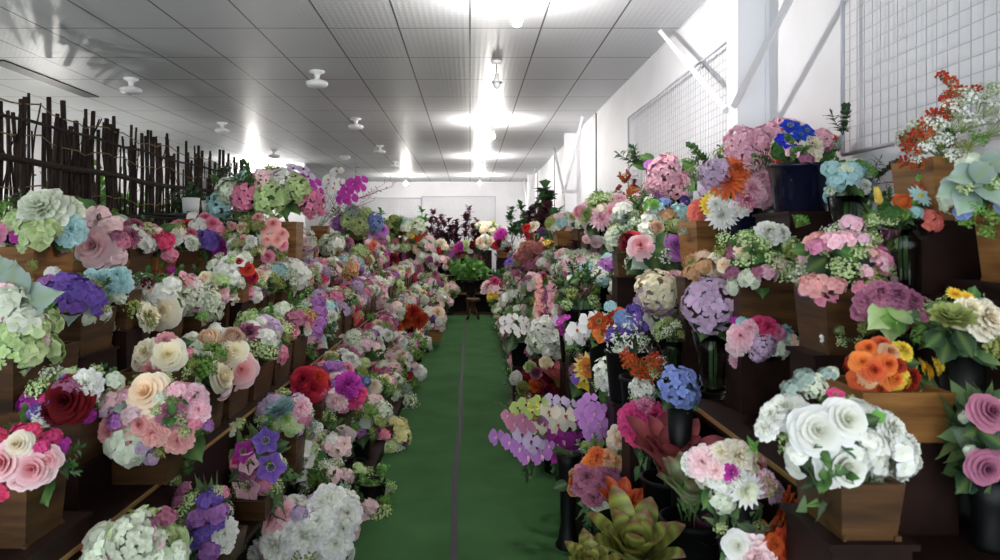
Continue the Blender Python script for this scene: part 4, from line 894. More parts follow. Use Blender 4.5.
A('R0', 543, 380, 30, 24, 'Uw516,378,9 UA523,388,9 Uo536,385,9 Ug530,367,8 Ud536,373,8 Uc546,363,9 Ua572,360,8 Uc560,358,7 TN560,386,26 Cb573,370,6 Ub545,352,6 Uc530,396,7 UA537,398,8 Zj520,396,7', 'pot', 'cream, khaki and orange ranunculus with a red tipped bromeliad, on the carpet edge', d=5.6)
A('R1', 590, 372, 22, 22, 'YO589,368,15 Ua588,369,8 Fv576,378,6 Zj578,388,12 Fy580,384,5 Zf600,386,12 Sd580,358,6 Zj592,392,12', 'pot', 'large yellow gerbera with orange heart, low on the right', d=4.9)
A('R1', 614, 384, 22, 26, 'Hw610,372,15 Hw623,380,13 Hw618,392,10 Ca618,364,7 Cw626,392,9 Fw602,382,8 Zf606,396,10 Zj616,402,11 Hw606,380,10', 'smoke', 'pure white hydrangea left of the blue one', d=4.1)
A('R1', 644, 392, 14, 18, 'Hw642,390,11 Fw648,400,9 Fw636,386,8 Zf652,392,10 Ze656,402,10 Rv646,402,7 Rv638,404,6 Sg636,398,8', 'smoke', 'small white hydrangea with violet blooms, touching the blue one', d=3.7)
A('R1', 680, 388, 19, 21, 'Hu680,387,19 Zj668,402,10 Zj692,404,9', 'smoke', 'single round blue hydrangea head, low on the right', d=3.3, fol=.6)
A('R1', 643, 366, 26, 18, 'Bt630,362,9 Bt640,372,9 Bt655,360,9 Bt648,376,8 St636,368,13 St652,366,13 Sg652,374,8 Xw660,362,8 Bt625,355,7', 'pot', 'rust red berry sprays above the blue hydrangea', d=4.5, fol=.2)
A('R0', 602, 480, 32, 32, 'Co598,456,9 CE608,458,9 CE617,462,8 Cd588,476,13 Cd608,478,13 Cd595,496,12 UD626,470,11 UE574,474,7 UE573,490,8 Eo573,490,3 Ct605,508,10 Cd580,486,9 CE604,514,8 Uo574,482,7 Zf590,508,9 Cd600,488,10 Co590,462,7 Zj560,486,7', 'foot', 'mauve and orange carnations with one teal rose, in front of the orchids', d=3.4)
A('R1', 628, 440, 17, 20, 'Ca622,440,13 Cc617,446,9 Kc634,445,12 Zf640,452,10 Ca626,452,8 Zf612,458,10 Cw628,454,7', 'smoke', 'pale peach carnation with cream tulip bud', d=3.55)
A('R1', 648, 424, 28, 26, 'Ch634,418,14 Ch655,416,13 Ch668,430,11 Ch638,434,12 Ch652,430,13 Cp646,408,10 Cz662,420,9 Ch630,428,10 Cz648,440,9 Zj640,450,9', 'smoke', 'hot pink ruffled carnations behind the dusky red bromeliad', d=3.1)
A('R1', 615, 420, 18, 20, 'Cd608,416,12 Cd621,412,13 Cd618,426,11 Fd606,428,8 Cd628,420,9 Zf612,436,9', 'pot', 'dusty mauve carnation cluster left of the hot pink ones', d=3.9)
A('R1', 668, 452, 38, 42, 'TM668,472,60', 'pot', 'dusky red bromeliad with broad upright leaves, below the hot pink carnations', d=2.75, fol=.15)
A('R1', 690, 492, 40, 42, 'TJ690,505,52 Tq700,548,34', 'pot', 'green bromeliad with pink striped leaves, in front of the dusky red one', d=2.4, fol=.15)
A('R1', 622, 500, 22, 28, 'Tt622,515,36', 'pot', 'rust red bromeliad beside the mauve carnations', d=2.9, fol=.15)
A('R0', 634, 545, 64, 44, 'TA634,565,66 TA590,575,40', 'pot', 'lime and brown banded bromeliads at the bottom centre right', d=2.5, fol=.15)
A('R1', 736, 474, 42, 36, 'Ck703,462,15 Cw692,462,12 Cc738,455,14 Cc722,452,9 Yw746,490,17 CP768,484,12 Cm732,472,9 Ck716,470,10 Cw738,476,10 Fw724,486,9 Co786,512,21 CE774,524,8 Ko766,526,9 Zf756,512,9 Zf760,540,9 Zj740,512,11 Zf726,508,12 CK776,492,11 Cw716,480,8 Zf708,500,10', 'smoke', 'blush peonies, white open bloom and large orange bloom, lower right', d=1.72)
A('R1', 764, 552, 42, 26, 'Rw738,546,13 Ck758,560,19 Ck742,564,12 Ct790,548,16 CE802,560,12 Ct775,545,9 Sg722,530,9 Zf764,556,9 Zj745,530,10 Zf728,560,12 Ct812,552,9', 'smoke', 'small white rose with blush and rust blooms at the bottom edge right', d=1.6)
A('R0', 520, 328, 30, 22, 'Ow505,321,6 Ow512,318,6 Ow511,328,6 Ow520,332,6 Ow526,326,6 Ow532,330,6 Ow505,330,5 Ow523,320,5 Fd528,350,7 Fd536,352,6 Wf515,340,10 Zj510,345,9', 'pot', 'slender white orchid spray in black pot on the carpet edge', d=7.0, fol=.35)
A('R0', 546, 338, 22, 20, 'Hw541,330,12 Hw552,338,12 Hn538,342,10 Fw556,330,9 Fw548,348,9 Fw560,340,7 Hw546,324,8', 'pot', 'creamy white hydrangea cluster beside white orchid spray', d=6.3)
A('R1', 583, 332, 20, 20, 'Ow577,330,10 Ow588,320,9 Ow574,338,9 Ow596,316,8 Ow584,338,8 Ow592,330,8 Zf570,344,8 Om560,322,5 Om566,318,5', 'pot', 'large white orchids left of the orange and red ones', d=6.0, fol=.4)
A('R1', 606, 328, 20, 18, 'Lt599,322,9 Lt609,328,9 Lo602,334,9 Lt612,320,8 Lt616,334,7 Fo620,312,7 Zf596,340,9', 'pot', 'orange and rust red open blossoms, low on the right', d=5.5)
A('R1', 626, 336, 22, 24, 'Xw624,336,16 Xw634,344,15 Xw616,344,12 Fu622,316,9 Fv636,320,9 Hv634,312,8 Xw632,326,12 Fs610,306,7 Fu628,324,8 Xw640,356,10 Fv644,326,6', 'pot', 'white starry sprays with blue and violet blossoms, low on the right', d=5.0)
A('R1', 548, 310, 20, 30, 'Pi541,306,24 PP551,304,24 Pd545,312,22 Zj556,316,9', 'pot', 'dusty pink snapdragon spikes, low on the right', d=7.4, fol=.5)
A('R1', 572, 310, 20, 32, 'Pd566,300,24 Pd574,304,26 Cd580,298,8 Ph581,302,16 Pd570,318,20 OK558,320,6 Pm563,322,12', 'pot', 'magenta pink snapdragon spikes beside the dusty pink ones', d=7.2, fol=.5)
# right, middle shelf
A('R2', 528, 275, 14, 14, 'Fv*3 Fl*4 Sn*2 Vf*2', 'trough', d=13.2)
A('R2', 516, 268, 11, 16, 'Fl*4 Fv*2 Sl*2 Vj*1', 'trough', d=14.4)
A('R1', 500, 298, 14, 10, 'Ck488,286,8 Ch494,281,6 Fk497,290,7 Cy492,296,5 Vf510,296,12', 'trough', d=14.2)
A('R1', 526, 298, 26, 22, 'Vf*5 Gj*4 Fd*2 Fw*1 Vj*2', 'pot', 'dark green leafy plant with pale flowers over the carpet, far right side', d=10.2)
A('R1', 520, 318, 20, 16, 'Gf*4 Vj*4 Zf*3', 'pot', 'low dark green leafy plant near the white orchid spray', d=8.8)
A('R1', 538, 286, 20, 14, 'Fd*5 Cr*2 Fk*3 Sn*3 Ve*2', 'trough', d=9.6)
A('R2', 533, 258, 22, 18, 'HM528,250,9 FM536,248,9 Fd530,264,8 Sd540,256,9 Cp540,262,6 Vf548,262,9 FM522,256,8', 'trough', d=9.2)
A('R1', 578, 294, 24, 24, 'Vj*4 Gj*3 Zj*3 Vq*2', 'pot', 'dark foliage with long pointed leaves below the yellow lily', d=8.0)
A('R2', 563, 270, 12, 16, 'My563,268,7 Vj*3 Zj*2', 'pot', 'single yellow flower over dark green leaves', d=8.2)
A('R2', 576, 280, 8, 12, 'Mt*4 Bt*2', 'pot', 'narrow rust orange flower spike near the pink and white posy', d=7.5)
A('R2', 600, 278, 22, 22, 'CP593,266,8 CP603,264,8 Rr606,273,7 Rk606,290,9 Rk598,284,8 Rk604,281,7 Fe616,270,9 Fe588,274,9 Sc590,284,9 Fe596,276,6 Rr587,269,5 Fu590,300,8 Fc600,276,7 Fe625,266,8', 'box', 'pink roses and grey green blossoms in small box, middle right shelf', d=6.4)
A('R2', 626, 284, 18, 20, 'Fn620,280,9 Sn630,276,11 PI*0 Fc624,292,9 Sc632,288,9 Fn636,280,8 Fk628,270,7 Vf638,298,9 FE622,300,7'.replace('PI*0 ', ''), 'trough', 'pale green and cream blossom spray right of the pink roses', d=5.7)
A('R2', 665, 300, 34, 30, 'Hc657,292,20 HK648,300,12 HK664,308,9 Hc650,282,10 HP676,280,10 Zj682,298,18 Zf668,318,20 Zj690,286,12 FK662,310,6 Fw645,315,6', 'vase', 'cream and lilac tinted hydrangea head with broad dark leaves, in glass vase', d=3.9, fol=.6)
A('R2', 712, 310, 28, 34, 'HK711,303,25 Zj704,328,14 Zf728,322,12 Zj720,330,12', 'vase', 'large dusty lilac hydrangea in the tall clear vase', d=2.85, fol=.45)
A('R2', 672, 332, 20, 14, 'SA*6 Sn*5 Sg*3', 'vase', 'olive green sprays in a clear vase behind the dusty lilac hydrangea', d=3.35, fol=.3)
A('R2', 764, 338, 34, 26, 'CP741,336,12 CP750,328,9 Ck736,346,9 HK764,346,11 Ch768,326,10 Cp778,332,8 Fa793,342,11 Fa798,352,8 CP737,362,8 Fs742,322,7 Fm735,320,5 HK758,354,8 Zf733,340,7 Zj776,350,9 Ch760,322,7', 'vase', 'pink and lilac ruffled blooms in narrow clear vase', d=2.65)
A('R2', 706, 266, 26, 18, 'FE693,272,9 FE704,265,10 Fa712,272,9 FE722,268,9 SA728,278,9 Fr728,262,8 Fn736,274,9 FE698,280,7 Fc716,258,7', 'trough', 'tan and peach blossoms above the dusty lilac hydrangea', d=3.5)
A('R2', 765, 258, 42, 36, 'Cw770,231,12 Cw781,232,10 Sg745,240,13 Sg760,248,14 Sg790,250,16 Sg772,262,14 Sg745,262,13 Sg785,272,14 Ca742,252,8 Fd732,254,7 Fn750,278,12 Fn734,286,10 FP768,272,10 FP780,262,7 Zf757,258,9 Sg725,240,10 SJ800,222,10 Fd732,272,8 SA722,252,10 Sg800,285,12 Zf762,290,9 Fd758,272,8 Ca724,265,7', 'trough', 'loose green filler sprays with white carnations, middle of the right side', d=2.95)
A('R2', 842, 262, 48, 42, 'FP852,224,13 FP832,240,12 FP846,238,11 Fp818,246,11 FP862,238,9 FP880,262,10 FP866,272,10 Fi812,284,14 Fp825,296,13 Fi836,284,10 FP850,302,11 Fp862,288,11 Fp838,302,11 Fi872,252,8 Zj816,265,13 Zj870,228,10 Sg870,240,13 Sg892,246,13 Sg856,256,12 Sg884,270,12 Zf800,250,9 Sg836,268,10 Fl805,290,8 FP890,280,9 Zf846,252,9', 'trough', 'rose pink hydrangea florets and airy green sprays in deep wooden trough', d=2.25)
A('R2', 895, 315, 34, 32, 'Cd882,292,13 Cd868,300,12 Cd898,294,13 Cd912,300,12 Cd924,304,9 Zg880,318,18 Zg908,312,18 Zg890,330,14 Cd860,310,9 Kd916,318,13 GJ896,322,14', 'smoke', 'mauve ruffled blooms arching over light green leaves', d=1.95, fol=.5)
A('R2', 842, 332, 20, 24, 'Cw848,320,8 Cw840,314,7 UA828,326,8 Ug838,330,8 Cw829,338,7 Ug836,354,7 Zf846,336,7 Cw832,348,6 Zf852,350,8 Sg840,342,8', 'smoke', 'small white and lime pompons, left of the mauve blooms', d=2.3)
A('R2', 882, 368, 34, 26, 'Ro868,348,9 Ro882,344,9 RE890,352,9 Ro862,362,10 Ro874,370,11 Ro888,364,10 Ro860,380,10 Ro880,388,10 Ro893,378,11 Ct910,378,13 Cy904,350,10 Ct898,366,9 RE869,378,9 Ro902,388,9 Zj912,362,9 Yy928,372,11 Yy922,366,9 Dy918,396,9 Dt946,396,10 Zj930,384,10 Cy938,366,8', 'box', 'bright orange rose cluster with yellow blooms in wooden box', d=1.6)
A('R2', 962, 330, 42, 42, 'QA952,320,20 Kd924,316,13 Cc985,318,20 Cc972,308,12 Yy955,294,8 Yy968,298,8 Zf974,292,8 Zj966,344,14 Zj945,352,14 Zj984,356,15 Zj934,340,12', 'smoke', 'green cabbage bloom and cream rose near the right edge', d=1.7, fol=1.35)
A('R1', 845, 440, 64, 46, 'Rw786,410,18 Rw817,431,22 Rw846,420,20 Rw844,465,23 Fw872,440,12 Fw798,452,13 Fw884,446,10 Fw858,452,11 Cw892,428,15 Cw908,448,16 Cw896,468,19 Cw878,478,14 Cw772,414,13 Cw765,428,11 Fe805,378,12 Hn812,386,12 Fe790,388,10 Fe826,374,9 Lh835,396,9 Zf820,396,7 ZJ880,416,8 NJ755,448,16 NJ826,500,24 Fw878,466,10 Zj850,446,12 Fn832,372,7 Zj872,420,9 Cw914,462,11 Fw862,434,9 NJ868,408,11 Ze850,515,12 Ze868,513,14 Ze874,527,10 Ze840,526,10 Ze856,503,8 Zf860,542,12', 'trough', 'large pure white roses and white blossoms, foreground right', d=1.62)
A('R2', 990, 440, 22, 60, 'Rd990,412,16 Rd986,468,15 Fn967,416,8 Fn970,450,7 Zj975,432,14 Zj965,484,14 Zj996,440,15 Rd1004,440,13', 'smoke', 'dusky mauve roses cut by the right edge of the picture', d=1.45, fol=1.6)
# right, top shelf
A('R4', 548, 240, 12, 14, 'Cr526,228,5 Cr528,238,7 Cc533,226,6 Cv543,234,9 Cw522,244,6 Fc536,238,6 Fd550,238,5 Fp545,244,5'.replace('Cv543,234,9','Ul543,234,9'), 'trough', d=10.6)
A('R4', 553, 248, 16, 12, 'FO547,246,9 FO555,248,8 FO551,256,7 Ft560,240,5 Fa562,248,6 Fp540,242,6', 'trough', 'mustard yellow and orange blossoms, top right shelf', d=9.8)
A('R4', 566, 224, 18, 12, 'Fs562,222,8 Sn572,220,9 Fn556,226,8 FA552,222,8 Se578,224,8 Fk558,218,7 Co575,234,6 Un580,230,6 CC563,238,5', 'box', 'aqua and green sprays in honey wood box, far right top shelf', d=8.6)
A('R4', 606, 212, 30, 24, 'UP580,212,9 Ug588,215,10 MP601,218,12 MP610,212,10 MP617,206,8 Sg606,200,10 Sg594,202,9 CP620,200,8 Sg622,210,10 Fc602,208,7 FJ630,206,9 Rk590,238,4 Rk596,244,5 Rk586,240,4 Rw597,240,4 Rw601,241,4 Rk588,232,4 Zj592,230,8 SA612,228,10 Zf616,232,9 Sn640,222,9', 'vase', 'lilac pink chrysanthemums and lime bud in clear vase, top right shelf', d=6.2)
A('R4', 627, 196, 14, 22, 'Gt*3 Et*5 Vt*3', 'box', 'rust red leafy branches in small box, top right shelf', d=6.6, fol=0)
A('R2', 632, 238, 28, 18, 'Sn*5 Ve*4 Fn*3 Fe*2', 'trough', 'grey green leafy sprays behind the dark red rose', d=5.4)
A('R2', 656, 258, 32, 26, 'Rb628,240,10 Rr630,238,9 Rz641,246,12 Rl676,246,13 Rl684,246,9 Ze640,262,12 Zj655,262,15 Zj670,268,14 Zj648,274,14 Zj684,262,12 Zf660,250,10 Zj676,280,13 Zf664,238,9 Zj634,268,11', 'smoke', 'dark red, blush and lilac roses on dark foliage', d=4.7)
A('R4', 667, 232, 30, 18, 'Ua656,228,10 Ug676,226,9 Sn650,236,9 Fw645,228,8 Vf664,240,9 FE668,214,9 Sn685,232,9 Fs658,206,9 Fu664,202,7 FJ652,204,9 Fs680,210,9 Fw648,218,8 Se692,220,9 Sn700,236,8', 'trough', 'peach and lime ranunculus under the pink hydrangea', d=4.4)
A('R4', 672, 176, 30, 26, 'Vj638,165,17 HP664,172,15 HP672,186,13 HP655,184,9 Fl650,164,7 ZJ687,184,11 Hl660,194,8 Vf690,166,14 Ve700,176,12 VJ706,150,14 Zf640,165,8 Zf646,158,8 VJ714,142,13 Sn655,200,8 Fv684,200,7 Ze676,164,9', 'vase', 'rosy pink hydrangea with round leaf, left of the white column', d=4.9)
A('R4', 712, 214, 14, 12, 'CC703,210,13 Zj706,226,9 Zf716,228,9 Yy716,204,9 Zj696,228,9 Ve690,232,8', 'box', 'single coral rose above dark wooden box, top right shelf', d=3.8)
A('R4', 742, 178, 42, 48, 'HP742,142,15 HP757,146,15 HP748,158,14 HP770,138,14 HP784,130,12 HP735,150,9 HP793,128,8 HP764,160,12 HK717,174,15 Mo728,180,19 Mo738,168,15 Mo752,160,10 MP772,184,15 MP752,188,14 Mp746,200,12 Mw722,214,16 Mw716,204,10 Yy711,204,11 Cw742,206,10 CP766,200,8 LP780,162,15 LP774,172,11 CP762,176,8 Zf754,166,8 Cw764,170,7 Zj776,206,9 FP798,140,8 Fd800,150,9', 'navy', 'pale pink hydrangeas over orange and pink chrysanthemums, in front of column', d=3.45)
A('R4', 800, 150, 34, 26, 'LB790,128,10 LB787,142,9 LB806,132,8 LB814,142,8 LB828,148,8 LB800,136,7 Cc813,146,11 Cc816,158,7 HP822,138,9 LB782,140,7 Zj792,172,10 CC836,142,9 Fd806,158,8 Zj800,184,11 LP792,150,9 Iw821,178,9 Iw805,199,9 Iw832,190,8 Iw818,202,9 Ff812,182,8', 'navy', 'royal blue delphinium blooms with cream carnation, top right shelf', d=3.15)
A('R4', 850, 180, 28, 28, 'Fs830,168,10 Fs848,178,11 Fs836,180,9 Fs858,172,9 Fn845,168,8 Vj843,135,22 Vj872,180,20 Ve838,150,10 Zf858,190,9 Cw866,186,7 Fv873,186,5 Sn832,192,7 Wd884,178,14 Zf862,164,8 Fs852,166,7', 'vase', 'aqua hydrangea with long olive leaves in short glass vase by the wall', d=2.95)
A('R4', 905, 214, 38, 24, 'KO878,196,12 Uo902,202,11 Ds920,196,12 Ds938,206,12 Ds945,196,9 CC924,186,8 SJ930,180,11 SJ935,190,11 Fs915,212,8 SJ950,214,11 SJ905,216,10 Sg890,222,10 Sg875,222,10 SJ940,176,9 Fs960,232,10 SJ962,226,9 Ff890,212,9 FJ925,178,9', 'vase', 'light blue daisies and a peach tulip bud, near the right edge', d=2.05)
A('R4', 945, 135, 48, 42, 'Sw935,126,14 Sw952,112,16 Sw965,100,16 Sw940,142,14 Sw925,148,12 Sw968,124,16 Sw985,110,18 Sw996,130,16 Sw950,158,12 SJ975,142,14 Sn990,92,13 Sw918,158,10 Bt942,76,7 Bt950,82,8 Bt955,92,8 Bt945,100,8 Bt935,114,9 Bt925,124,8 Bt915,136,9 Bt908,146,8 Bt960,90,7 Bt975,90,7 Bt950,108,10 St940,120,13 St925,136,13 St915,150,13 Bt905,162,8 Bt918,164,8 St950,98,11 SA962,150,12', 'box', 'white lace sprays with rust red berry branches, upper right corner', d=2.1, fol=.4)
A('R4', 982, 186, 36, 42, 'Ze965,176,18 Ze952,190,18 Ze984,170,16 Ze965,202,18 Ze990,192,17 Ze998,160,16 Sg992,186,12 SJ975,210,11 Sg965,190,10 SJ990,218,12 Fu962,212,9 SJ985,232,11 SJ965,222,10 Ze1002,200,14', 'box', 'large grey green eucalyptus leaves in big wooden box, right edge', d=1.75, bx=1.43)
# ------------------------------------------------------------------ far end: table, plants, stool
t = thing('display_table', 'long pale table with dark frame against the back wall', 'table', (0, 17.9, 0))
mb = MB(); mb.box(-3.2, 1.35, -.4, .4, .88, .92); link('tabletop', mb.mesh('tabletop', WOOD_D, False), t)
mb = MB(); mb.box(-3.1, 1.25, -.36, -.34, .05, .86); link('front_panel', mb.mesh('front_panel', WOOD_D, False), t)  # dark sheet added in place of the shade below the tabletop
for x in (-3.1, -1.6, -.2, 1.25):
    for y in (-.35, .35):
        mb = MB(); mb.box(x-.03, x+.03, y-.03, y+.03, 0, .88); link('leg', mb.mesh('leg', WOOD_D, False), t)
t = thing('open_crate', 'dark open crate with pale wooden frame behind stool', 'crate', (-.45, 16.6, 0))
for x0, x1, z0, z1 in ((-.42,-.37,0,.5),(.37,.42,0,.5),(-.42,.42,.46,.5),(-.42,.42,0,.04)):
    mb = MB(); mb.box(x0, x1, -.2, .2, z0, z1); link('frame_rail', mb.mesh('frame_rail', WOOD, False), t)
mb = MB(); mb.box(-.4,.4,.17,.19,.02,.48); link('back_panel', mb.mesh('back_panel', BLACK, False), t)
t = thing('open_crate', 'dark open crate with slim pale frame right of the stool', 'crate', (.42, 16.6, 0))
for x0, x1, z0, z1 in ((-.33,-.30,0,.5),(.30,.33,0,.5),(-.33,.33,.47,.5),(-.33,.33,0,.03)):
    mb = MB(); mb.box(x0, x1, -.2, .2, z0, z1); link('frame_rail', mb.mesh('frame_rail', WOOD, False), t)
mb = MB(); mb.box(-.31,.31,.17,.19,.02,.48); link('back_panel', mb.mesh('back_panel', BLACK, False), t)
# stool
yS = EYE*F/79; xS = 3.0/F*yS
t = thing('wooden_stool', 'small rustic wooden stool alone on the green carpet', 'stool', (xS, yS, 0))
mb = MB(); mb.lathe([(0,.39),(.15,.39),(.168,.40),(.168,.45),(.15,.462),(0,.462)], n=20); link('seat', mb.mesh('seat', WOOD, False), t)
mb = MB(); mb.lathe([(.055,.14),(.06,.2),(.05,.3),(.07,.39),(0,.39)], n=12); link('post', mb.mesh('post', WOOD, True), t)
for i in range(4):
    a = PI/4+i*PI/2; mb = MB(); mb.tube([(.04*math.cos(a),.04*math.sin(a),.3),(.13*math.cos(a),.13*math.sin(a),.09),(.18*math.cos(a),.18*math.sin(a),0.0)], .026, n=6); link('leg', mb.mesh('leg', WOOD), t)
# green plant on a stand
bush('potted_plant', (-.02, 17.05, .78), (.62, .3, .2), 560, (60,120,50), (120,180,90), 'bright green leafy plant on a dark stand beyond the stool', L=.24, W=.065, seed=21, zc=.02)
t = thing('plant_stand', 'dark metal plant stand under the bright green plant', 'stand', (-.02, 17.05, 0))
for a in (-1, 1):
    for b in (-1, 1):
        mb = MB(); mb.tube([(a*.22,b*.15,0),(a*.12,b*.1,.75)], .014, n=6); link('leg', mb.mesh('leg', DARKM), t)
mb = MB(); mb.box(-.2,.2,-.15,.15,.75,.78); link('top', mb.mesh('top', DARKM, False), t)
bush('potted_plant', (.62, 16.2, .0), (.3, .25, .3), 360, (50,84,46), (96,130,80), 'darker green plant right of the bright green one', L=.16, W=.05, seed=22, zc=.5)
# slender trees along the back wall and on the right
def tree(px, top, y, ca, cb, lab, seed, wd=.16, base=0.0, tiers=3, L=.17, W=.06, cut=0.0):
    y = min(y, 1.34*F/max(1, px-470)); x = (px-470)/F*y
    if not base: base = 1.6 if x > 1.27 else 1.11 if x > .89 else 0
    H = EYE-(top-240)/F*y-base; r = random.Random(seed)
    t = thing('foliage_tree', lab, 'plant', (x, y, base), group='slender foliage plants'); mb = MB(); st = MB()
    hz = [H*q for q in ((.97, .84, .7, .6) if not cut else (.97,.86,.75,.64,.53,.43,.34))]
    st.tube([(0,0,.1),(r.uniform(-.03,.03),0,H*.5),(r.uniform(-.04,.04),0,H*.9)], .014, lin((92,80,66)), 5, .006)
    for i, z in enumerate(hz):
        for q in range(1 if i == 0 else 3):
            a = r.uniform(0,6.28); rr = 0 if i == 0 else wd*(.5+.4*i/len(hz)*(2 if cut else 1))
            c = Vector((rr*math.cos(a), rr*math.sin(a), z-.06)); st.tube([(0,0,z-.35), c], .008, lin((92,80,66)), 4, .004)
            for k in range(10):
                d = Vector((r.gauss(0,1), r.gauss(0,1), r.uniform(-.2,1.6))).normalized()
                petal(mb, Matrix.Translation(c+Vector((0,0,r.uniform(-.08,.05)))) @ face(d, r.uniform(0,6)) @ Matrix.Rotation(PI/2-.4, 4, 'X') if False else Matrix.Translation(c+Vector((0,0,r.uniform(-.08,.05)))) @ aim(r.uniform(0,6.28), r.uniform(-.1,1.2)), L*r.uniform(.7,1.1), W, lin(ca), jit(lin(cb), r, .2), bend=-.15, cup=.25, nu=3, nv=1)
    link('leaves', mb.mesh('leaves', LEAF), t); link('trunk', st.mesh('trunk', LEAF), t)
    pot = MB(); pot.lathe([(0,0),(.08,0),(.11,.2),(.1,.2),(.09,.17),(0,.17)], n=16); link('pot', pot.mesh('pot', BLACK), t)
GR = ((50,96,48),(96,150,80)); PL = ((54,24,40),(92,44,66)); DK = ((34,66,38),(62,104,60))
for a in ((381,209,17.9,*GR,'green foliage plant leftmost against the back wall',1,.12,.92), (389,218,17.7,*GR,'short green foliage plant second from left at the back wall',2,.1,.92),
          (422,207,18.0,*GR,'tall green foliage plant left of the plum ones at the back wall',3,.13,.92), (433,209,17.6,*PL,'tallest plum leaved plant at the left of the plum group',4,.15,.92),
          (441,214,18.1,*PL,'plum and green leaved plant, second of the plum group',5,.14,.92), (449,219,17.7,*PL,'small plum leaved plant in the middle of the back wall',6,.1,.92),
          (456,218,18.1,*PL,'small dark plum plant right of the middle of the back wall',7,.1,.92), (469,205,17.8,*PL,'tall forked plum plant under the wire panel at back wall',8,.15,.92),
          (477,219,18.0,*PL,'short plum plant beside the cream bouquet at the back',9,.1,.92), (512,206,16.6,*DK,'dark green plant at the right end of the back table',10,.14,0),
          (521,203,14.6,*DK,'dark green plant on the right with a slim stem',11,.16,0)): tree(*a)
tree(545, 183, 11.2, *DK, 'tall pyramid shaped dark green plant at the far right', 12, .085, 0, L=.2, W=.1, cut=1)
tree(535, 200, 11.8, *PL, 'plum leaved plant left of the tall pyramid plant', 13, .15, 0)
tree(549, 206, 10.7, *PL, 'plum leaved plant in front of the tall pyramid plant', 14, .1, 0, L=.24, W=.1)
tree(556, 212, 10.3, *DK, 'dark green plant right of the tall pyramid plant', 15, .14, 0, L=.2)
tree(588, 246, 8.4, *PL, 'dark plum plant under the honey wood box on the right', 17, .12, 0, L=.22, W=.07)
# arrangements on the back table and beside it
A('B', 395, 238, 10, 8, 'Fk*3 Fn*3', 'box', d=17.5)
A('B', 442, 263, 12, 8, 'Ch*2 Fk*2 Fw*2', 'pot', d=17.4)
A('B', 465, 247, 12, 7, 'Cm461,246,5 Cg466,245,5 Cb472,246,5 Ch457,248,4 Fw470,250,4', 'box', 'magenta and lime posy in box on the back table', d=17.5)
A('B', 484, 243, 10, 8, 'Cw485,237,4 Ca480,241,4 Ca490,241,4 Fc484,246,5', 'vase', 'white and peach bouquet in vase on the back table', d=17.4)
A('B', 487, 229, 16, 8, 'Fa*3 Fc*3 Sn*3 FA*2', 'vase', 'peach blossom bouquet on the back table before the wire panel', d=17.9)
A('B', 501, 235, 8, 7, 'Cm502,233,5 Cm498,236,4 Sn506,238,4', 'vase', d=17.7)
A('B', 502, 246, 10, 7, 'Cb499,243,4 Cr496,245,4 Fe505,244,5', 'box', 'dark red and grey green posy in tall box, right of back table', d=17.2)
A('B', 428, 258, 10, 8, 'Fw*3 Cr*2 Fk*2', 'box', d=17.3)
A('B', 476, 257, 12, 8, 'Cb*2 Fd*3 Vf*3', 'pot', d=17.6)
A('B', 508, 258, 12, 8, 'Fw*3 Fk*2 Vf*3', 'pot', d=17.55)
A('B', 452, 257, 9, 8, 'Fl*2 Fd*3 Vf*2', 'pot', d=17.65)
A('R1', 513, 283, 12, 14, 'Vf*4 Fd*2 FM*2 Sn*2', 'pot', d=12.4)
# two white price cards hanging by the top right shelf
for i, (px, py, l) in enumerate(((697,196,'lower blank white price card hanging beside the coral rose'), (701,186,'upper blank white price card hanging above the other'))):
    p = P(px, py, 4.0-.05*i); mb = MB(); mb.box(-.022,.022,-.001,.001,-.028,.028); t = tag(link('price_card', mb.mesh('price_card', WHITE, False), loc=p), l, 'card', 'white price cards')
    mb = MB(); mb.tube([(0,0,.028),(.01,0,.07)], .0012, n=4); link('string', mb.mesh('string', TWINE), t)

# ------------------------------------------------------------------ more troughs standing in the gaps of each row
MIX = ['Fn*3 Cw*3 Ck*3 Sg*2 Rc*2', 'Hn*2 Fk*4 Cw*2 Sn*2', 'Fl*3 Cw*3 Fd*3 Sg*3', 'Cw*3 Cc*3 SA*3 Rp*2', 'Fk*3 Sn*4 Rk*3 Ve*2', 'Hg*1 Fw*4 Cd*3 Sg*2', 'Fd*3 Cp*2 Fn*3 VJ*2', 'Ra*2 Fw*3 Ck*3 SA*2',
  'Sn*4 Fs*2 Cw*3 Fl*2', 'FM*3 Rk*3 Sg*4 Ve*1', 'Rc*3 Fn*3 Hk*1 SJ*3', 'Fp*3 FK*3 Cw*2 Sg*3']
rg = random.Random(77); base_items = list(ITEMS)
for row, y0, y1, zc, step in (('L4',4.6,14.5,.30,.62),('L3',3.2,15.5,.29,.56),('L2',3.0,15.6,.29,.54),('L1',3.2,15.0,.30,.5),('L0',4.2,15.0,.28,.5),('R2',4.6,15.0,.36,.62),('R1',3.6,14.5,.45,.55),('R0',5.0,14.5,.34,.5),('R4',4.6,13.5,.34,.7)):
    occ = sorted(i['d'] for i in base_items if i['row'] == row and (i['auto'] or row[1] in '01' or row[0] == 'R'))
    edges = [y0]+[o for o in occ if y0 < o < y1]+[y1]
    for a_, b_ in zip(edges, edges[1:]):
        n = int((b_-a_)/step)-(0 if a_ == y0 else 0)
        for k in range(1, n+1):
            d = a_+(b_-a_)*k/(n+1); X = ROW[row]; z = ROWZ[row]+zc+rg.uniform(-.02,.03)
            if row in ('R1','R0'): X += rg.uniform(-.03,.03)
            A(row, 470+X*F/d, 240-(z-EYE)*F/d, .21*F/d, .15*F/d, rg.choice(MIX), 'trough' if row[0] == 'L' else rg.choice(('trough','pot')), d=None)
            ITEMS[-1]['d'] = d; ITEMS[-1]['gen'] = 1
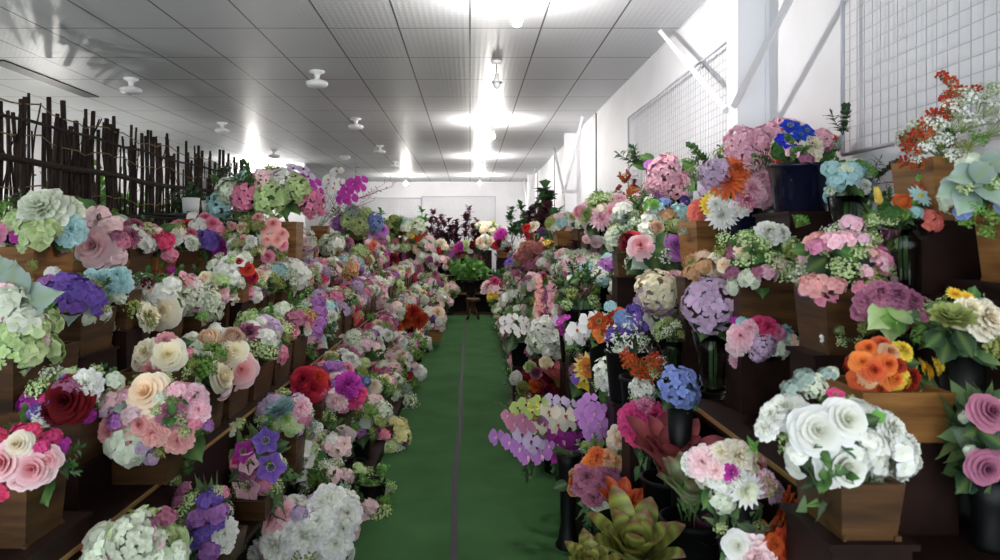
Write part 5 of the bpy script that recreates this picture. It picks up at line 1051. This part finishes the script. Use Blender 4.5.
# ------------------------------------------------------------------ labels and building
def describe(it):
    from collections import Counter
    cn = Counter(); wd = Counter()
    for t in it['toks'].split():
        k, c, x, y, rr, n = TOK.match(t).groups(); 
        if k in 'NEVZGWS': continue
        wgt = int(n or 1)*(int(rr)**2/60 if rr else 1); cn[(PAL[c][2], WORD.get(k, 'flower'))] += wgt
    top = [x for x, _ in cn.most_common(2)]
    if not top: top = [('green', 'leaf')]
    if len(top) == 2 and top[0][1] == top[1][1]: return '%s and %s %s' % (top[0][0], top[1][0], top[0][1])
    if len(top) == 2 and top[0][0] == top[1][0]: return '%s %s and %s' % (top[0][0], top[0][1], top[1][1])
    return ' and '.join('%s %s' % x for x in top)
rows = {}
for it in ITEMS: rows.setdefault(it['row'], []).append(it)
from collections import Counter
def fits(s): return len(s.split()) <= 16
allc = Counter()
for rk, lst in rows.items():
    lst.sort(key=lambda i: i['d'])
    for it in lst: it['short'] = describe(it)
    for i, it in enumerate(lst):
        say = ROWSAY[rk]; prev = lst[i-1]['short'].split(' and ')[0] if i else 'front end'; nxt = lst[i+1]['short'].split(' and ')[0] if i+1 < len(lst) else 'back wall'
        it['cand'] = [it['short']+' in '+CW[it['cont']]+' '+say, it['short']+' '+say+', behind the '+prev,
                      it['short'].split(' and ')[0]+' arrangement '+say+', between '+prev+' and '+nxt,
                      it['short'].split(' and ')[0]+' arrangement '+say+', '+ORD[min(i,29)]+' from the front' if i < 30 else it['short'].split(' and ')[0]+' arrangement '+say+', '+ORD[len(lst)-1-i]+' from the back']
        for cc in it['cand'][:3]: allc[cc] += 1
for rk, lst in rows.items():
    for i, it in enumerate(lst):
        if it['label'] is None:
            it['label'] = next((s for s in it['cand'][:3] if fits(s) and allc[s] == 1), it['cand'][3])
        it['clabel'] = 'dark crate under %s, %s from front %s' % (it['short'].split(' and ')[0], ORD[min(i,29)], ROWSAY[rk].replace('on the ', 'on ', 1))
        if i >= 30: it['clabel'] = 'dark crate under %s, %s from back %s' % (it['short'].split(' and ')[0], ORD[len(lst)-1-i], ROWSAY[rk])
        near = [abs(it['d']-o['d']) for o in lst if o is not it]
        build(it, max(.16, min([.45]+near)))
